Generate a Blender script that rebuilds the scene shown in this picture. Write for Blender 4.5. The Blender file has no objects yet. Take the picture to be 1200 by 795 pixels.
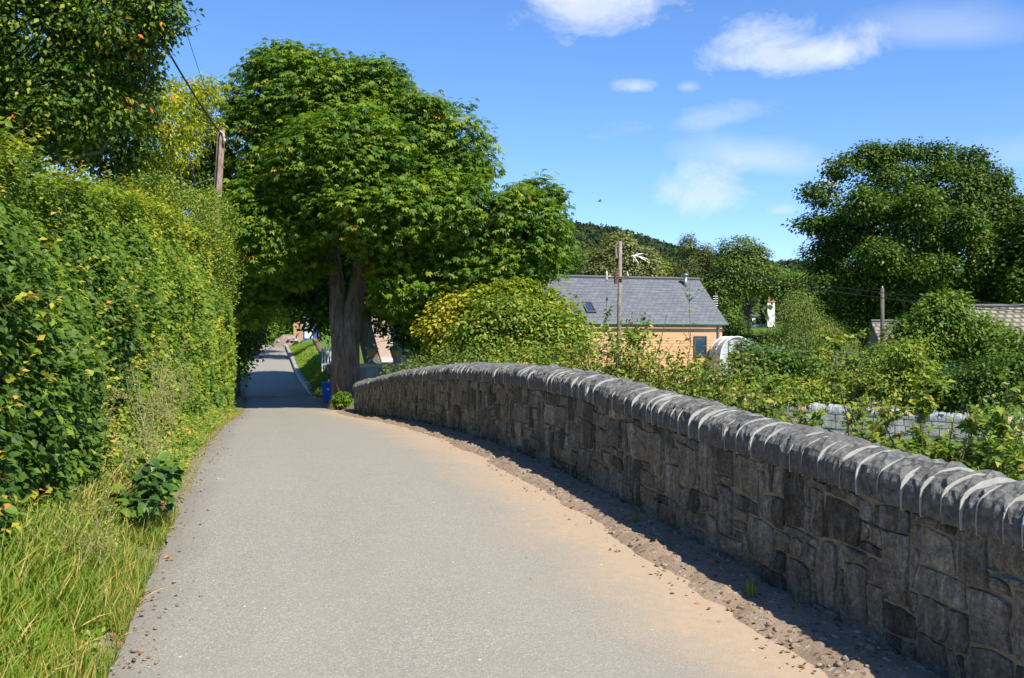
import bpy, math, random
import numpy as np
from mathutils import Vector, Matrix

# ------------------------------------------------------------------ camera, sky, sun, exposure
SC = bpy.context.scene
COL = SC.collection
EYE = 1.78
F = 1178.0
cam = bpy.data.cameras.new('camera'); camo = bpy.data.objects.new('camera', cam); COL.objects.link(camo)
camo.location = (0, 0, EYE); camo.rotation_euler = (math.pi/2, 0, 0)
cam.sensor_width = 36; cam.lens = 36*F/1200; cam.clip_start = 0.05; cam.clip_end = 4000
SC.camera = camo
SUN_AZ = math.atan2(0.655, -0.755); SUN_EL = math.radians(50)
sund = Vector((math.sin(SUN_AZ)*math.cos(SUN_EL), math.cos(SUN_AZ)*math.cos(SUN_EL), math.sin(SUN_EL)))
sl = bpy.data.lights.new('sun', 'SUN'); sl.energy = 5.0; sl.angle = math.radians(0.53); sl.color = (1, 0.95, 0.85)
so = bpy.data.objects.new('sun', sl); COL.objects.link(so); so.location = (0, -10, 60)
so.rotation_euler = sund.to_track_quat('Z', 'Y').to_euler()
SC.view_settings.view_transform = 'Standard'; SC.view_settings.look = 'None'
SC.view_settings.gamma = 1; SC.view_settings.use_curve_mapping = False; SC.view_settings.exposure = 0.7
SC.cycles.max_bounces = 6; SC.cycles.transparent_max_bounces = 8; SC.cycles.transmission_bounces = 3
SC.cycles.use_denoising = True

class NT:
    """tiny node builder"""
    def __init__(s, nt): s.nt = nt
    def n(s, t, **k):
        nd = s.nt.nodes.new(t)
        ins = k.pop('ins', {})
        for a, b in k.items(): setattr(nd, a, b)
        for a, b in ins.items():
            if isinstance(b, bpy.types.NodeSocket): s.nt.links.new(b, nd.inputs[a])
            else: nd.inputs[a].default_value = b
        return nd
    def m(s, op, a, b=0.0, c=0.0, clamp=False):
        nd = s.nt.nodes.new('ShaderNodeMath'); nd.operation = op; nd.use_clamp = clamp
        for i, v in enumerate((a, b, c)):
            if isinstance(v, bpy.types.NodeSocket): s.nt.links.new(v, nd.inputs[i])
            else: nd.inputs[i].default_value = v
        return nd.outputs[0]
    def mix(s, f, a, b, mode='MIX'):
        nd = s.nt.nodes.new('ShaderNodeMix'); nd.data_type = 'RGBA'; nd.blend_type = mode
        for i, v in ((0, f), (6, a), (7, b)):
            if isinstance(v, bpy.types.NodeSocket): s.nt.links.new(v, nd.inputs[i])
            else: nd.inputs[i].default_value = (tuple(v)+(1,) if i > 0 and len(v) == 3 else v)
        return nd.outputs[2]
    def ramp(s, f, stops, interp='LINEAR'):
        nd = s.nt.nodes.new('ShaderNodeValToRGB'); r = nd.color_ramp; r.interpolation = interp
        s.nt.links.new(f, nd.inputs[0])
        while len(r.elements) < len(stops): r.elements.new(0.5)
        for e, (p, c) in zip(r.elements, stops):
            e.position = p; e.color = tuple(c)+(1,) if len(c) == 3 else c
        return nd.outputs[0]
    def noise(s, scale, vec=None, detail=3, rough=0.55, dist=0.0):
        nd = s.nt.nodes.new('ShaderNodeTexNoise'); nd.inputs['Scale'].default_value = scale
        nd.inputs['Detail'].default_value = detail; nd.inputs['Roughness'].default_value = rough
        nd.inputs['Distortion'].default_value = dist
        if vec is not None: s.nt.links.new(vec, nd.inputs['Vector'])
        return nd.outputs[0]
    def vscale(s, vec, xyz):
        nd = s.nt.nodes.new('ShaderNodeMapping'); nd.inputs['Scale'].default_value = xyz
        s.nt.links.new(vec, nd.inputs['Vector']); return nd.outputs[0]

world = bpy.data.worlds.new('World'); SC.world = world; world.use_nodes = True
wt = NT(world.node_tree); world.node_tree.nodes.clear()
sky = wt.n('ShaderNodeTexSky', sky_type='NISHITA'); sky.sun_disc = False
sky.sun_elevation = SUN_EL; sky.sun_rotation = SUN_AZ; sky.air_density = 0.8; sky.dust_density = 0.0; sky.ozone_density = 2.5
tc = wt.n('ShaderNodeTexCoord'); D = tc.outputs['Generated']
skyc = wt.n('ShaderNodeHueSaturation', ins={'Hue': 0.489, 'Saturation': 1.10, 'Value': 1.0, 'Color': sky.outputs[0]}).outputs[0]
# clouds: each one an ellipse on the sky dome about its own direction, with a ragged edge
n1 = wt.noise(11, wt.vscale(D, (1, 1, 1.6)), 10, 0.66, 0.4)
n2 = wt.noise(3.2, wt.vscale(D, (1, 1, 2.6)), 4, 0.5)
nz = wt.m('SUBTRACT', n1, 0.5); nz2 = wt.m('SUBTRACT', n2, 0.5)
clouds = [  # px, py, rx, ry, raggedness, density, tilt
 (710, 6, 100, 50, 3.0, 0.68, 0.1), (690, -30, 110, 46, 2.4, 0.6, 0), (905, 63, 108, 36, 3.0, 0.66, 0.02), (978, 62, 48, 13, 2.5, 0.35, 0),
 (746, 103, 28, 13, 3.0, 0.6, 0), (808, 102, 18, 9, 2.4, 0.38, 0),
 (890, 186, 118, 27, 0.8, 0.42, -0.12), (831, 228, 62, 30, 3.2, 0.5, 0.1), (820, 140, 110, 17, 2.8, 0.26, 0.1), (1100, 35, 125, 32, 0.6, 0.28, -0.12),
 (971, 216, 18, 12, 2.0, 0.85, 0), (655, 248, 16, 10, 2.2, 0.4, 0), (1180, 182, 90, 24, 0.8, 0.15, 0), (915, 247, 20, 7, 2.2, 0.3, 0),
 (-500, -200, 260, 60, 2.4, 0.7, 0), (2100, 60, 300, 50, 2.2, 0.6, 0), (900, -900, 300, 90, 2.4, 0.6, 0), (-1600, 50, 300, 70, 2.2, 0.6, 0)]
acc = None
for (px, py, rx, ry, rag, den, tilt) in clouds:
    c = Vector(((px-600)/F, 1, (397.5-py)/F)); L = c.length; c.normalize()
    r = c.cross(Vector((0, 0, 1))).normalized(); u = r.cross(c)
    r, u = r*math.cos(tilt)+u*math.sin(tilt), u*math.cos(tilt)-r*math.sin(tilt)
    da = wt.n('ShaderNodeVectorMath', operation='DOT_PRODUCT', ins={0: D, 1: r*(F*L/rx)}).outputs['Value']
    db = wt.n('ShaderNodeVectorMath', operation='DOT_PRODUCT', ins={0: D, 1: u*(F*L/ry)}).outputs['Value']
    dc = wt.n('ShaderNodeVectorMath', operation='DOT_PRODUCT', ins={0: D, 1: c}).outputs['Value']
    # flatter below, domed above
    db = wt.m('MULTIPLY', db, wt.m('ADD', 1.1, wt.m('MULTIPLY', wt.m('SIGN', db), -0.25)))
    r2 = wt.m('ADD', wt.m('MULTIPLY', da, da), wt.m('MULTIPLY', db, db))
    v = wt.m('SUBTRACT', 1.0, wt.m('SQRT', r2))
    v = wt.m('ADD', v, wt.m('ADD', wt.m('MULTIPLY', nz, rag*1.1), wt.m('MULTIPLY', nz2, rag*0.35)))
    v = wt.m('MULTIPLY', v, 1.2, 0, True)
    v = wt.m('MULTIPLY', v, wt.m('GREATER_THAN', dc, 0.3))
    v = wt.m('SMOOTH_MIN', v, 1.0, 0.3)
    v = wt.m('MULTIPLY', v, den)
    acc = v if acc is None else wt.m('SUBTRACT', wt.m('ADD', acc, v), wt.m('MULTIPLY', acc, v))
cl_col = wt.mix(n1, (5.4, 5.9, 6.7), (6.6, 6.8, 7.1))
skyc = wt.mix(1.0, skyc, (1.0, 1.06, 1.40, 1), 'MULTIPLY')
final = wt.mix(acc, skyc, cl_col)
bg = wt.n('ShaderNodeBackground', ins={'Color': final, 'Strength': 0.1})
wo = wt.n('ShaderNodeOutputWorld', ins={'Surface': bg.outputs[0]})

# ------------------------------------------------------------------ helpers
rng = np.random.default_rng(7); random.seed(7)
def wp(px, py, d): return np.array(((px-600)/F*d, d, EYE+(397.5-py)/F*d))
def sm(x, a, b):
    t = np.clip((np.asarray(x, float)-a)/(b-a), 0, 1); return t*t*(3-2*t)
def hash3(i, j, k):
    h = np.sin(i*127.1+j*311.7+k*74.7)*43758.5453; return h-np.floor(h)
def vnoise(x, y, z=0.0):
    x, y, z = np.broadcast_arrays(np.asarray(x, float), np.asarray(y, float), np.asarray(z, float))
    i, j, k = np.floor(x), np.floor(y), np.floor(z); a, b, c = x-i, y-j, z-k
    a, b, c = a*a*(3-2*a), b*b*(3-2*b), c*c*(3-2*c); r = 0
    for di in (0, 1):
        for dj in (0, 1):
            for dk in (0, 1):
                r = r+hash3(i+di, j+dj, k+dk)*(a if di else 1-a)*(b if dj else 1-b)*(c if dk else 1-c)
    return r*2-1
def fbm(x, y, z=0.0, o=4):
    r = 0; s = 1; a = 1.0
    for q in range(o): r = r+a*vnoise(x*s+q*17.3, y*s+q*5.1, z*s); s *= 2.03; a *= 0.5
    return r/1.6

def link(name, me, mat=None, parent=None, kind=None):
    o = bpy.data.objects.new(name, me); COL.objects.link(o)
    if mat and not me.materials: me.materials.append(mat)
    if parent is not None:
        o.parent = parent; w = Matrix.Identity(4); p = parent
        while p is not None: w = Matrix.Translation(p.location) @ w if p.type == 'EMPTY' else w; p = p.parent
        o.matrix_parent_inverse = w.inverted() if parent.type == 'EMPTY' else Matrix.Identity(4)
    if kind: o['kind'] = kind
    return o
def thing(name, label, cat, loc=(0, 0, 0), group=None):
    o = bpy.data.objects.new(name, None); COL.objects.link(o); o.location = loc; o.empty_display_size = 0.2
    return tag(o, label, cat, group)
def tag(o, label, cat, group=None):
    o['label'] = label; o['category'] = cat
    if group: o['group'] = group
    return o

class MB:
    def __init__(s): s.v = []; s.f = []; s.n = 0
    def add(s, vs, fs):
        s.v.append(np.asarray(vs, float).reshape(-1, 3)); s.f += [tuple(i+s.n for i in f) for f in fs]; s.n += len(s.v[-1]); return s
    def box(s, a, b, rz=0, c=None, taper=1.0):
        x0, y0, z0 = a; x1, y1, z1 = b
        vs = np.array([(x, y, z) for z in (z0, z1) for y in (y0, y1) for x in (x0, x1)], float)
        if taper != 1: 
            mx, my = (x0+x1)/2, (y0+y1)/2
            vs[:4, 0] = mx+(vs[:4, 0]-mx)*taper; vs[:4, 1] = my+(vs[:4, 1]-my)*taper
        if rz:
            cc = np.array(c if c is not None else (0, 0, 0), float)[:2]; q = vs[:, :2]-cc
            vs[:, 0] = cc[0]+q[:, 0]*math.cos(rz)-q[:, 1]*math.sin(rz); vs[:, 1] = cc[1]+q[:, 0]*math.sin(rz)+q[:, 1]*math.cos(rz)
        return s.add(vs, [(0, 2, 3, 1), (4, 5, 7, 6), (0, 1, 5, 4), (2, 6, 7, 3), (0, 4, 6, 2), (1, 3, 7, 5)])
    def tube(s, pts, rad, n=8, cap=True, flute=0):
        pts = np.asarray(pts, float); k = len(pts); rad = np.broadcast_to(rad, (k,)); vs = []
        for i in range(k):
            t = pts[min(i+1, k-1)]-pts[max(i-1, 0)]; t = t/(np.linalg.norm(t)+1e-9)
            a = np.cross(t, (0.13, 0.9, 0.31) if abs(t[1]) < 0.9 else (1, 0, 0)); a /= np.linalg.norm(a); b = np.cross(t, a)
            for j in range(n):
                th = 2*math.pi*j/n; rr = rad[i]*(1+flute*(math.sin(3*th+i*.3)+.6*math.sin(5*th+1+i*.2)))
                vs.append(pts[i]+rr*(math.cos(th)*a+math.sin(th)*b))
        fs = [(i*n+j, i*n+(j+1) % n, (i+1)*n+(j+1) % n, (i+1)*n+j) for i in range(k-1) for j in range(n)]
        if cap: fs += [tuple(range(n))[::-1], tuple(range((k-1)*n, k*n))]
        return s.add(vs, fs)
    def lathe(s, c, prof, n=12):
        vs = [(c[0]+r*math.cos(2*math.pi*j/n), c[1]+r*math.sin(2*math.pi*j/n), c[2]+z) for r, z in prof for j in range(n)]
        k = len(prof); fs = [(i*n+j, i*n+(j+1) % n, (i+1)*n+(j+1) % n, (i+1)*n+j) for i in range(k-1) for j in range(n)]
        fs += [tuple(range(n))[::-1], tuple(range((k-1)*n, k*n))]
        return s.add(vs, fs)
    def mesh(s, name, smooth=False):
        me = bpy.data.meshes.new(name); me.from_pydata(np.concatenate(s.v).tolist(), [], s.f)
        if smooth: me.shade_smooth()
        return me
    def build(s, name, mat, parent=None, smooth=False, kind=None): return link(name, s.mesh(name, smooth), mat, parent, kind)

def fast_mesh(name, V, faces, attr=None, smooth=False):
    """V (n,3); faces (m,k) array"""
    me = bpy.data.meshes.new(name); m, k = faces.shape
    me.vertices.add(len(V)); me.vertices.foreach_set('co', np.ascontiguousarray(V, np.float32).ravel())
    me.loops.add(m*k); me.loops.foreach_set('vertex_index', np.ascontiguousarray(faces, np.int32).ravel())
    me.polygons.add(m); me.polygons.foreach_set('loop_start', np.arange(0, m*k, k, dtype=np.int32))
    if smooth: me.polygons.foreach_set('use_smooth', np.ones(m, bool))
    me.update(calc_edges=True)
    if attr is not None:
        for an, av in attr.items():
            a = me.attributes.new(an, 'FLOAT', 'POINT'); a.data.foreach_set('value', np.ascontiguousarray(av, np.float32))
    return me
def grid_mesh(name, X, Y, Z, attr=None, smooth=True):
    a, b = X.shape; V = np.stack([X, Y, Z], -1).reshape(-1, 3)
    i, j = np.meshgrid(np.arange(a-1), np.arange(b-1), indexing='ij'); q = i*b+j
    return fast_mesh(name, V, np.stack([q, q+b, q+b+1, q+1], -1).reshape(-1, 4), attr, smooth)

# ---- leaves
def templ(v, f): return np.array(v, float), np.array(f)
LEAF4 = templ([(0, 0, 0), (-.3, .45, .06), (0, .5, -.04), (.3, .45, .06), (0, 1, -.12)], [(0, 2, 1), (0, 3, 2), (1, 2, 4), (2, 3, 4)])
LEAF8 = templ([(0, 0, 0), (-.24, .22, .05), (0, .25, 0), (.24, .22, .05), (-.33, .52, .06), (0, .55, -.01), (.33, .52, .06), (-.2, .8, .0), (0, .82, -.06), (.2, .8, .0), (0, 1.03, -.13)],
              [(0, 2, 1), (0, 3, 2), (1, 2, 5), (1, 5, 4), (2, 3, 6), (2, 6, 5), (4, 5, 8), (4, 8, 7), (5, 6, 9), (5, 9, 8), (7, 8, 10), (8, 9, 10)])
NARROW = templ([(0, 0, 0), (-.13, .4, .03), (0, .42, -.02), (.13, .4, .03), (0, 1, -.2)], [(0, 2, 1), (0, 3, 2), (1, 2, 4), (2, 3, 4)])
NARROW2 = templ([(0, 0, 0), (-.2, .4, .05), (0, .42, -.03), (.2, .4, .05), (0, 1.1, -.25)], [(0, 2, 1), (0, 3, 2), (1, 2, 4), (2, 3, 4)])
TRI2 = templ([(0, 0, 0), (-.32, .5, .04), (.32, .5, -.04), (0, 1, -.1)], [(0, 2, 1), (1, 2, 3)])
def _palm():
    v = []; f = []
    for a, l in ((-1.25, .62), (-.65, .85), (0, 1), (.65, .85), (1.25, .62)):
        d = np.array((math.sin(a), math.cos(a))); p = np.array((d[1], -d[0])); b = len(v)
        v += [(0, 0, 0), (*(d*l*.62-p*.17*l), -.06), (*(d*l*.62+p*.17*l), -.06), (*(d*l), -.3*l)]; f += [(b, b+2, b+1), (b+1, b+2, b+3)]
    return templ(v, f)
PALM = _palm()
BLADE = templ([(-.02, 0, 0), (.02, 0, 0), (-.016, .4, .04), (.016, .4, .04), (-.01, .75, -.03), (.01, .75, -.03), (0, 1, -.2)], [(0, 1, 3), (0, 3, 2), (2, 3, 5), (2, 5, 4), (4, 5, 6)])
def nrm(a): return a/(np.linalg.norm(a, axis=-1, keepdims=True)+1e-9)
def leaves(name, P, N, T, S, tint, tm, mat, parent=None, kind=None):
    tv, tf = tm; N = nrm(N); T = nrm(T-(T*N).sum(-1, keepdims=True)*N); B = np.cross(T, N); S = np.broadcast_to(S, (len(P),))
    V = P[:, None]+S[:, None, None]*(tv[None, :, 0, None]*B[:, None]+tv[None, :, 1, None]*T[:, None]+tv[None, :, 2, None]*N[:, None])
    k = len(tv); Fc = (tf[None]+np.arange(len(P))[:, None, None]*k).reshape(-1, 3)
    me = fast_mesh(name, V.reshape(-1, 3), Fc, {'tint': np.repeat(tint, k)})
    return link(name, me, mat, parent, kind)
def rdir(n): return nrm(rng.normal(size=(n, 3)))

# ---- materials
MATS = {}
def newmat(name):
    m = bpy.data.materials.new(name); m.use_nodes = True; m.node_tree.nodes.clear(); t = NT(m.node_tree); MATS[name] = m
    return m, t
def finish(m, t, col, rough=0.8, bump=None, bs=0.3, bd=0.01, spec=0.3, metal=0.0):
    p = t.n('ShaderNodeBsdfPrincipled'); 
    for k, v in (('Base Color', col), ('Roughness', rough), ('Specular IOR Level', spec), ('Metallic', metal)):
        if isinstance(v, bpy.types.NodeSocket): t.nt.links.new(v, p.inputs[k])
        else: p.inputs[k].default_value = tuple(v)+(1,) if k == 'Base Color' and len(v) == 3 else v
    if bump is not None:
        b = t.n('ShaderNodeBump', ins={'Strength': bs, 'Distance': bd, 'Height': bump}); t.nt.links.new(b.outputs[0], p.inputs['Normal'])
    t.n('ShaderNodeOutputMaterial', ins={'Surface': p.outputs[0]}); return m
def pos(t): return t.n('ShaderNodeNewGeometry').outputs['Position']
def objc(t): return t.n('ShaderNodeTexCoord').outputs['Object']
def plain(name, col, rough=0.7, var=0.18, scale=6, bs=0.15, spec=0.3, metal=0.0, bd=0.01, stretch=(1, 1, 1)):
    m, t = newmat(name); c = t.vscale(objc(t), stretch); n = t.noise(scale, c, 5, 0.6)
    a = tuple(x*(1-var*1.6) for x in col); b = tuple(min(1, x*(1+var)) for x in col)
    return finish(m, t, t.ramp(n, [(0.3, a), (0.7, b)]), rough, t.noise(scale*8, c, 3), bs, bd, spec, metal)
def leafmat(name, stops, trans=0.32, rough=0.52, spec=0.25, bright=1.35):
    m, t = newmat(name)
    at = t.n('ShaderNodeAttribute', attribute_name='tint').outputs['Fac']
    big = t.noise(0.55, pos(t), 2)
    f = t.m('ADD', at, t.m('MULTIPLY', t.m('SUBTRACT', big, 0.5), 0.35), 0, True)
    stops = [(p, (c[0]*bright*1.22, c[1]*bright*1.02, c[2]*bright*.72)) for p, c in stops]
    col = t.ramp(f, stops)
    p = t.n('ShaderNodeBsdfPrincipled', ins={'Base Color': col, 'Roughness': rough, 'Specular IOR Level': spec})
    tcol = t.mix(1.0, col, (1.25, 1.3, 0.45, 1), 'MULTIPLY')
    tr = t.n('ShaderNodeBsdfTranslucent', ins={'Color': tcol})
    mx = t.n('ShaderNodeMixShader', ins={0: trans, 1: p.outputs[0], 2: tr.outputs[0]})
    t.n('ShaderNodeOutputMaterial', ins={'Surface': mx.outputs[0]}); return m
G = lambda r, g, b: (r, g, b)
M_beech = leafmat('beech_leaf', [(0, G(.026, .065, .012)), (.3, G(.055, .125, .016)), (.58, G(.125, .20, .022)), (.82, G(.24, .27, .03)), (.95, G(.30, .235, .05)), (1, G(.36, .18, .07))], .34)
M_chest = leafmat('chestnut_leaf', [(0, G(.026, .072, .012)), (.35, G(.058, .135, .014)), (.7, G(.12, .205, .02)), (.93, G(.20, .24, .03)), (1, G(.28, .16, .04))], .36)
M_dark = leafmat('cherry_leaf', [(0, G(.020, .052, .010)), (.45, G(.045, .105, .014)), (.75, G(.10, .17, .02)), (.92, G(.20, .24, .03)), (.985, G(.26, .22, .04)), (1, G(.42, .08, .03))], .3)
M_yel = leafmat('maple_leaf', [(0, G(.06, .11, .012)), (.4, G(.16, .23, .015)), (.8, G(.30, .34, .02)), (.95, G(.38, .30, .03)), (1, G(.42, .10, .04))], .38)
M_gold = leafmat('golden_leaf', [(0, G(.06, .11, .012)), (.45, G(.14, .20, .02)), (.8, G(.27, .28, .03)), (1, G(.38, .35, .04))], .35)
M_mid = leafmat('bush_leaf', [(0, G(.03, .075, .014)), (.4, G(.065, .14, .02)), (.8, G(.13, .20, .03)), (1, G(.24, .26, .05))], .30)
M_young = leafmat('whip_leaf', [(0, G(.03, .07, .015)), (.4, G(.08, .15, .022)), (.75, G(.17, .24, .035)), (.92, G(.24, .26, .06)), (1, G(.33, .20, .11))], .34)
M_olive = leafmat('willow_leaf', [(0, G(.042, .085, .026)), (.5, G(.085, .145, .038)), (1, G(.15, .21, .06))], .30)
M_grey = leafmat('grey_leaf', [(0, G(.075, .10, .045)), (.5, G(.12, .15, .07)), (1, G(.19, .21, .10))], .25)
M_beechtree = leafmat('broad_tree_leaf', [(0, G(.014, .042, .009)), (.45, G(.042, .098, .013)), (.8, G(.085, .145, .018)), (1, G(.14, .19, .022))], .30)
M_pine = leafmat('pine_needle', [(0, G(.032, .055, .018)), (.5, G(.062, .09, .028)), (1, G(.12, .14, .045))], .1)
M_val = leafmat('valley_tree', [(0, G(.03, .06, .02)), (.5, G(.055, .10, .028)), (1, G(.10, .145, .04))], .15, .8, .1, 1.0)
M_far = leafmat('hill_tree', [(0, G(.020, .042, .028)), (.5, G(.032, .060, .034)), (1, G(.05, .08, .042))], .1, .9, .05, 1.0)
M_grass = leafmat('grass_blade', [(0, G(.045, .105, .014)), (.4, G(.085, .175, .02)), (.75, G(.15, .225, .035)), (.92, G(.24, .24, .08)), (1, G(.36, .29, .15))], .36)
M_teal = leafmat('bluish_leaf', [(0, G(.05, .11, .09)), (1, G(.16, .26, .22))], .2)
M_weed = leafmat('weed_leaf', [(0, G(.035, .09, .014)), (.5, G(.075, .16, .022)), (.85, G(.15, .22, .04)), (1, G(.30, .25, .08))], .32)
M_dry = plain('dry_stem', (.34, .29, .15), .8, .3, 8)
M_twig = plain('twig', (.16, .11, .07), .85, .3, 12)
M_deadleaf = leafmat('dead_leaf', [(0, G(.10, .06, .04)), (.6, G(.20, .13, .08)), (.9, G(.30, .19, .11)), (1, G(.34, .15, .08))], .1, .7, .15, 1.0)
M_white = plain('white_paint', (.78, .78, .76), .5, .05, 3)

def barkmat(name, a, b, sc=3.0):
    m, t = newmat(name); c = t.vscale(objc(t), (1, 1, .18)); n = t.noise(sc*3, c, 6, .65, .4); n2 = t.noise(sc*.5, objc(t), 3)
    w = t.n('ShaderNodeTexVoronoi', feature='DISTANCE_TO_EDGE', ins={'Vector': t.vscale(objc(t), (1, 1, .22)), 'Scale': sc*3.2}).outputs['Distance']
    col = t.mix(t.m('MULTIPLY', n2, .4), t.ramp(n, [(.38, a), (.62, b)]), (.16, .16, .12))
    return finish(m, t, col, .9, t.m('ADD', n, t.m('MULTIPLY', w, .8)), .9, .03, .2)
M_bark = barkmat('chestnut_bark', (.07, .05, .038), (.23, .175, .135))
M_bark2 = barkmat('dark_bark', (.05, .042, .034), (.15, .13, .105))
M_pole = barkmat('pole_timber', (.13, .075, .055), (.29, .20, .16), 6)
M_polegrey = barkmat('grey_pole_timber', (.17, .14, .11), (.34, .29, .24), 6)

# asphalt
def road_mat():
    m, t = newmat('asphalt'); p = pos(t)
    ex = t.n('ShaderNodeAttribute', attribute_name='edge').outputs['Fac']      # metres from the right hand edge
    le = t.n('ShaderNodeAttribute', attribute_name='ledge').outputs['Fac']
    v = t.n('ShaderNodeTexVoronoi', ins={'Vector': p, 'Scale': 120}); vc = t.n('ShaderNodeSeparateColor', ins={0: v.outputs['Color']}).outputs[0]
    v2 = t.n('ShaderNodeTexVoronoi', ins={'Vector': p, 'Scale': 55}); vc2 = t.n('ShaderNodeSeparateColor', ins={0: v2.outputs['Color']}).outputs[0]
    base = t.ramp(vc, [(0, (.18, .168, .142)), (.5, (.25, .232, .192)), (.86, (.30, .28, .23)), (.97, (.45, .43, .37))])
    base = t.mix(.35, base, t.ramp(vc2, [(0, (.205, .192, .165)), (.7, (.26, .242, .204)), (1, (.33, .31, .265))]))
    big = t.noise(.55, t.vscale(p, (1.0, .35, 1)), 5, .6); 
    base = t.mix(t.m('MULTIPLY', sub(t, big, .38), 1.6, 0, True), base, (.29, .258, .205))
    mot = t.noise(3.0, p, 5, .7)
    base = t.mix(t.m('MULTIPLY', sub(t, mot, .42), 1.3, 0, True), base, (.225, .212, .182))
    nn = t.noise(1.1, p, 6, .65); fine = t.noise(14, p, 4, .6)
    wob = t.m('ADD', ex, t.m('MULTIPLY', t.m('SUBTRACT', nn, .5), 1.3))
    sand = t.m('SUBTRACT', 1.0, t.m('DIVIDE', wob, .75), 0, True)
    sand = t.m('MULTIPLY', sand, t.m('ADD', .55, fine), 0, True)
    sandc = t.mix(fine, (.33, .245, .165), (.41, .315, .22))
    far = t.m('MULTIPLY', t.m('SUBTRACT', 1.0, t.m('DIVIDE', ex, 2.3), 0, True), .32)
    base = t.mix(far, base, (.28, .235, .18))
    col = t.mix(sand, base, sandc)
    # a scatter of pale stone chips and dark specks
    v3 = t.n('ShaderNodeTexVoronoi', ins={'Vector': p, 'Scale': 7.5}); h3 = t.n('ShaderNodeSeparateColor', ins={0: v3.outputs['Color']})
    chip = t.m('MULTIPLY', t.m('LESS_THAN', v3.outputs['Distance'], .065), t.m('GREATER_THAN', h3.outputs[0], .72))
    col = t.mix(chip, col, t.ramp(h3.outputs[1], [(0, (.08, .07, .07)), (.45, (.1, .09, .09)), (.5, (.6, .57, .52)), (1, (.55, .45, .38))], 'CONSTANT'))
    ledge = t.m('SUBTRACT', 1.0, t.m('DIVIDE', t.m('ADD', le, t.m('MULTIPLY', t.m('SUBTRACT', nn, .5), .8)), .35), 0, True)
    col = t.mix(t.m('MULTIPLY', ledge, .6), col, (.17, .145, .12))
    return finish(m, t, col, .88, t.m('ADD', v.outputs['Distance'], t.m('MULTIPLY', v2.outputs['Distance'], .7)), .35, .005, .2)
def sub(t, a, b): return t.m('SUBTRACT', a, b)
M_road = road_mat()
def dirt_mat():
    m, t = newmat('bare_soil'); p = pos(t); n = t.noise(2.2, p, 6, .65); n2 = t.noise(26, p, 5, .7)
    v = t.n('ShaderNodeTexVoronoi', ins={'Vector': p, 'Scale': 42}); vc = t.n('ShaderNodeSeparateColor', ins={0: v.outputs['Color']}).outputs[0]
    col = t.mix(n2, t.ramp(n, [(.3, (.17, .115, .078)), (.7, (.30, .22, .155))]), (.28, .21, .15))
    col = t.mix(t.m('GREATER_THAN', vc, .96), col, (.38, .32, .26)); col = t.mix(t.m('LESS_THAN', vc, .05), col, (.13, .095, .07))
    return finish(m, t, col, .95, t.m('ADD', n2, t.m('MULTIPLY', v.outputs['Distance'], .35)), .6, .015, .1)
M_dirt = dirt_mat()
def ground_mat():
    m, t = newmat('meadow_ground'); p = pos(t); n = t.noise(.6, p, 5); n2 = t.noise(9, p, 5, .7); n3 = t.noise(60, p, 3)
    col = t.ramp(n2, [(.25, (.05, .085, .018)), (.5, (.09, .155, .028)), (.75, (.16, .21, .05))])
    col = t.mix(t.m('MULTIPLY', sub(t, n, .5), 2.2, 0, True), col, (.15, .15, .06))
    le = t.n('ShaderNodeAttribute', attribute_name='soil').outputs['Fac']
    col = t.mix(t.m('MULTIPLY', le, t.m('ADD', .35, n2), 0, True), col, t.mix(n3, (.16, .12, .075), (.33, .27, .19)))
    moor = t.n('ShaderNodeAttribute', attribute_name='moor').outputs['Fac']
    col = t.mix(moor, col, t.ramp(t.noise(.03, p, 4), [(.35, (.05, .06, .03)), (.65, (.10, .10, .055))]))
    return finish(m, t, col, .95, t.m('ADD', n2, n3), .6, .04, .1)
M_ground = ground_mat()

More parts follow.
